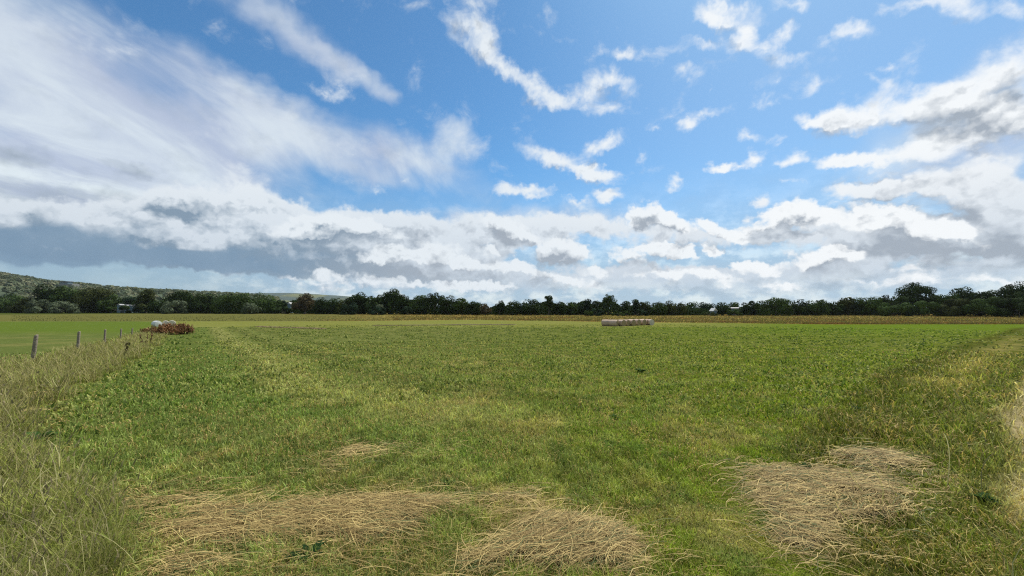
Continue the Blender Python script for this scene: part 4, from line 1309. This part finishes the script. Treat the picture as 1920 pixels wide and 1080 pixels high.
bale(322, 612.5, R(40), .58, 1.35, 'taller cream bale at the right of the three behind the docks', M_CREAM, M_CREAM, 62, 1.0, 'bales behind the docks')


# ------------------------------------------------------------------ fence posts
M_POST = straw_mat('weathered_wood', (.15, .12, .085), (.35, .29, .21), 14, .5)


def post(px, top, base, wpx, lean, label, seed):
    x, y = p2g(px, base)
    h = (base - top) / F_PX * y
    r = max(.05, wpx / F_PX * y / 2 * .82)
    rg = np.random.default_rng(seed)
    n = 12; a = np.linspace(0, 2 * math.pi, n, endpoint=False)
    vs = []
    zs = [-.35, 0, h * .25, h * .5, h * .75, h - .05, h - .012, h]
    for k, z in enumerate(zs):
        rr = r * (1.06 - .12 * max(z, 0) / h) * (1 + .05 * np.sin(a * 2 + seed) + rg.normal(0, .018, n))
        if k >= 6: rr = rr * (.9 if k == 6 else .05)
        vs.append(np.column_stack([np.cos(a) * rr + lean * z, np.sin(a) * rr + .02 * z, np.full(n, z) + (.02 * np.cos(a) if k >= 5 else 0)]))
    v = np.vstack(vs)
    f = np.array([(i * n + j, i * n + (j + 1) % n, (i + 1) * n + (j + 1) % n, (i + 1) * n + j) for i in range(len(zs) - 1) for j in range(n)])
    o = link_mesh('fence_post', np_mesh('fence_post', v, f, None, True), M_POST, None, (x, y, float(ground_z(x, y))))
    tag(o, label, 'post', 'wooden posts in the long grass')


post(60, 629, 685, 7.5, .06, 'nearest and tallest weathered post, leaning slightly right at its top', 1)
post(145, 622, 660, 5.5, .01, 'second weathered post from the left edge', 2)
post(195.5, 618, 648, 4.2, -.01, 'middle post of the five, half sunk in pale grass', 3)
post(226, 616.5, 636, 3.4, .0, 'thin dark post, second from the rust coloured docks', 4)
post(247, 615.5, 630, 2.8, .02, 'smallest and farthest post, next to the rust coloured docks', 5)


# ------------------------------------------------------------------ thin lines of hay far out on the field
def windrow(a, b, n, half, label, tone):
    (xa, ya), (xb, yb) = p2g(*a), p2g(*b)
    t = RNG.random(n); ang = math.atan2(yb - ya, xb - xa)
    off = RNG.normal(0, .45, n) * half
    wv = (fbm(t * 9, t * 3, 161, 2) - .5) * half * 2
    x = xa + (xb - xa) * t - math.sin(ang) * (off + wv); y = ya + (yb - ya) * t + math.cos(ang) * (off + wv)
    root = empty('hay_windrow', (xa, ya, float(ground_z(xa, ya))))
    tag(root, label, 'hay')
    z = ground_z(x, y) - root.location.z + .06 * np.maximum(0, 1 - (off / half) ** 2) * RNG.random(n)
    c = np.array(tone) * (.5 + .9 * RNG.random((n, 1)))
    v, f, cc = strands(x - xa, y - ya, z + .02, .5 + .6 * RNG.random(n), np.full(n, .045), ang + RNG.normal(0, .5, n), RNG.normal(0, .12, n), RNG.normal(0, .8, n), c)
    link_mesh('loose_stems', np_mesh('loose_stems', v, f, cc), bpy.data.materials['dry_hay'], root)


windrow((480, 613), (610, 617), 900, .7, 'brownish line of scattered hay far out, left of centre', (.24, .18, .085))
windrow((700, 611), (965, 609), 1200, .7, 'faint dark line of hay along the far end of the mowing', (.15, .11, .05))


# ------------------------------------------------------------------ docks gone to seed, and dock weeds in the sward
M_DOCK = attr_mat('dock_stem', .8, .1)


def dock_clump(px, py, half, hgt, n, label, name='dock_clump', tone=None):
    x0, y0 = p2g(px, py)
    w = half / F_PX * y0
    root = empty(name, (x0, y0, float(ground_z(x0, y0))))
    tag(root, label, 'dock', 'docks gone to seed near the posts')
    g = RNG.normal(0, .45, n).clip(-1, 1) if n > 3 else RNG.normal(0, .1, n)
    x = g * w; y = RNG.normal(0, max(.05, w * .35), n)
    h = hgt * (.55 + .45 * RNG.random(n)) * (1 - .25 * np.abs(g))
    lean = .08 + .3 * RNG.random(n)
    yaw = RNG.random(n) * 6.28
    gz = ground_z(x + x0, y + y0) - root.location.z
    stem = np.array((.085, .055, .025)) * (.7 + .6 * RNG.random((n, 1)))
    v, f, c = blade_arrays(x, y, gz, h, np.full(n, .035), yaw, lean, RNG.random(n) * 3.14, stem, stem)
    link_mesh('stems', np_mesh('stems', v, f, c), M_DOCK, root)
    m = n * 26
    i = np.repeat(np.arange(n), 26)
    t = .35 + .65 * RNG.random(m)
    up = np.cos(lean * .45)[i] * t * h[i] * .97; out = np.sin(lean * .6)[i] * t * h[i]
    pos = np.column_stack([x[i] + np.cos(yaw[i]) * out, y[i] + np.sin(yaw[i]) * out, gz[i] + up]) + RNG.normal(0, .05 if n > 3 else .03, (m, 3)) * (1.5 - t)[:, None]
    tn = np.array(tone or (.30, .155, .070))
    col = tn * (.6 + .8 * RNG.random((m, 1)))
    v, f, c = leaf_quads(pos, RNG.normal(size=(m, 3)), (.08 if n > 3 else .05) + .06 * RNG.random(m), col)
    link_mesh('seed_heads', np_mesh('seed_heads', v, f, c), M_DOCK, root)


dock_clump(284, 626, 20, .95, 60, 'low rust brown dock patch beside the farthest post', tone=(.27, .16, .07))
dock_clump(312, 628, 20, 1.35, 110, 'rust red dock patch in front of the white wrapped bale')
dock_clump(340, 627, 20, 1.45, 120, 'dark rust dock patch at the right end, by the mown grass', tone=(.24, .125, .058))
dock_clump(234, 672, 2.0, .95, 2, 'lone dark dock stalk nearest the camera in the tall grass', 'dock_stalk', (.10, .085, .035))
dock_clump(268, 652, 2.0, 1.2, 2, 'thin dock stalk left of the pale mown edge', 'dock_stalk', (.16, .10, .045))
dock_clump(282, 648, 2.2, 1.5, 3, 'tall dock stalk in front of the rust red patch', 'dock_stalk', (.16, .10, .045))

M_WEED = attr_mat('dock_leaf', .75, .3, spec=.05)


def dock_weed(px, py, size, n, label, tone=(.034, .066, .012)):
    x0, y0 = p2g(px, py)
    root = empty('dock_weed', (x0, y0, float(ground_z(x0, y0))))
    tag(root, label, 'weed', 'broad leaved weeds in the field')
    vs, fs, cs = [], [], []; off = 0
    for k in range(n):
        yaw = 2.4 * k + RNG.normal(0, .3); ln = size * RNG.uniform(.65, 1.1); wd = ln * .30
        rise = RNG.uniform(.35, 1.15)
        t = np.linspace(0, 1, 6)
        r = ln * t * np.cos(rise * (1 - .35 * t)); z = ln * t * np.sin(rise) * (1 - .55 * t) + .01
        wdt = wd * np.array((.12, .75, 1, .9, .6, .05)) * .5
        cx, cy = np.cos(yaw) * r, np.sin(yaw) * r
        sx, sy = -np.sin(yaw), np.cos(yaw)
        ed = .02 * np.sin(t * 14 + k)
        Lft = np.column_stack([cx - sx * wdt, cy - sy * wdt, z + wdt * .35 + ed * size]); Rgt = np.column_stack([cx + sx * wdt, cy + sy * wdt, z + wdt * .35 - ed * size]); Mid = np.column_stack([cx, cy, z])
        v = np.stack([Lft, Mid, Rgt], 1).reshape(-1, 3)
        f = np.array([(i * 3 + s, i * 3 + s + 1, i * 3 + s + 4, i * 3 + s + 3) for i in range(5) for s in (0, 1)])
        vs.append(v); fs.append(f + off); off += len(v)
        cs.append(np.broadcast_to(np.array(tone) * RNG.uniform(.7, 1.4), v.shape))
    link_mesh('leaves', np_mesh('leaves', np.vstack(vs), np.vstack(fs), np.vstack(cs), True), M_WEED, root)


dock_weed(1201, 699, .27, 20, 'dark green weed standing alone out in the mid field')
dock_weed(120, 718, .26, 16, 'low green weed on the mown edge below the second post')
dock_weed(72, 826, .26, 16, 'green weed at the lower end of the small tan hay patch', (.04, .09, .02))
dock_weed(578, 1050, .16, 18, 'dark leafy weed growing up through the hay ridge at the bottom', (.022, .050, .014))
dock_weed(1150, 786, .15, 16, 'small dark weed in the near field right of centre')
dock_weed(838, 912, .13, 16, 'dark tuft of leaves just above the hay ridge')
dock_weed(1850, 944, .15, 22, 'dark green clump in the long grass right of the bleached patch', (.022, .062, .012))
dock_weed(1608, 771, .19, 16, 'dark weed in the field close to the right margin')
dock_weed(1510, 884, .14, 18, 'dark leaves showing in the notch of the bleached patch')


# ------------------------------------------------------------------ the air
if HAZE:
    hb = box(-4700, 4700, -4700, 4700, -4.5, 165)
    me = bpy.data.meshes.new('haze'); me.from_pydata(hb[0], [], hb[1])
    hm = bpy.data.materials.new('haze'); hm.use_nodes = True
    S.tree = hm.node_tree; S.tree.nodes.clear()
    pv = node('ShaderNodeVolumePrincipled')
    pv.inputs['Color'].default_value = (.86, .93, 1, 1)
    pv.inputs['Density'].default_value = HAZE
    pv.inputs['Anisotropy'].default_value = .3
    out = node('ShaderNodeOutputMaterial'); S.tree.links.new(pv.outputs[0], out.inputs['Volume'])
    tag(link_mesh('haze', me, hm), 'thin pale summer haze over the whole valley', 'haze', kind='stuff')
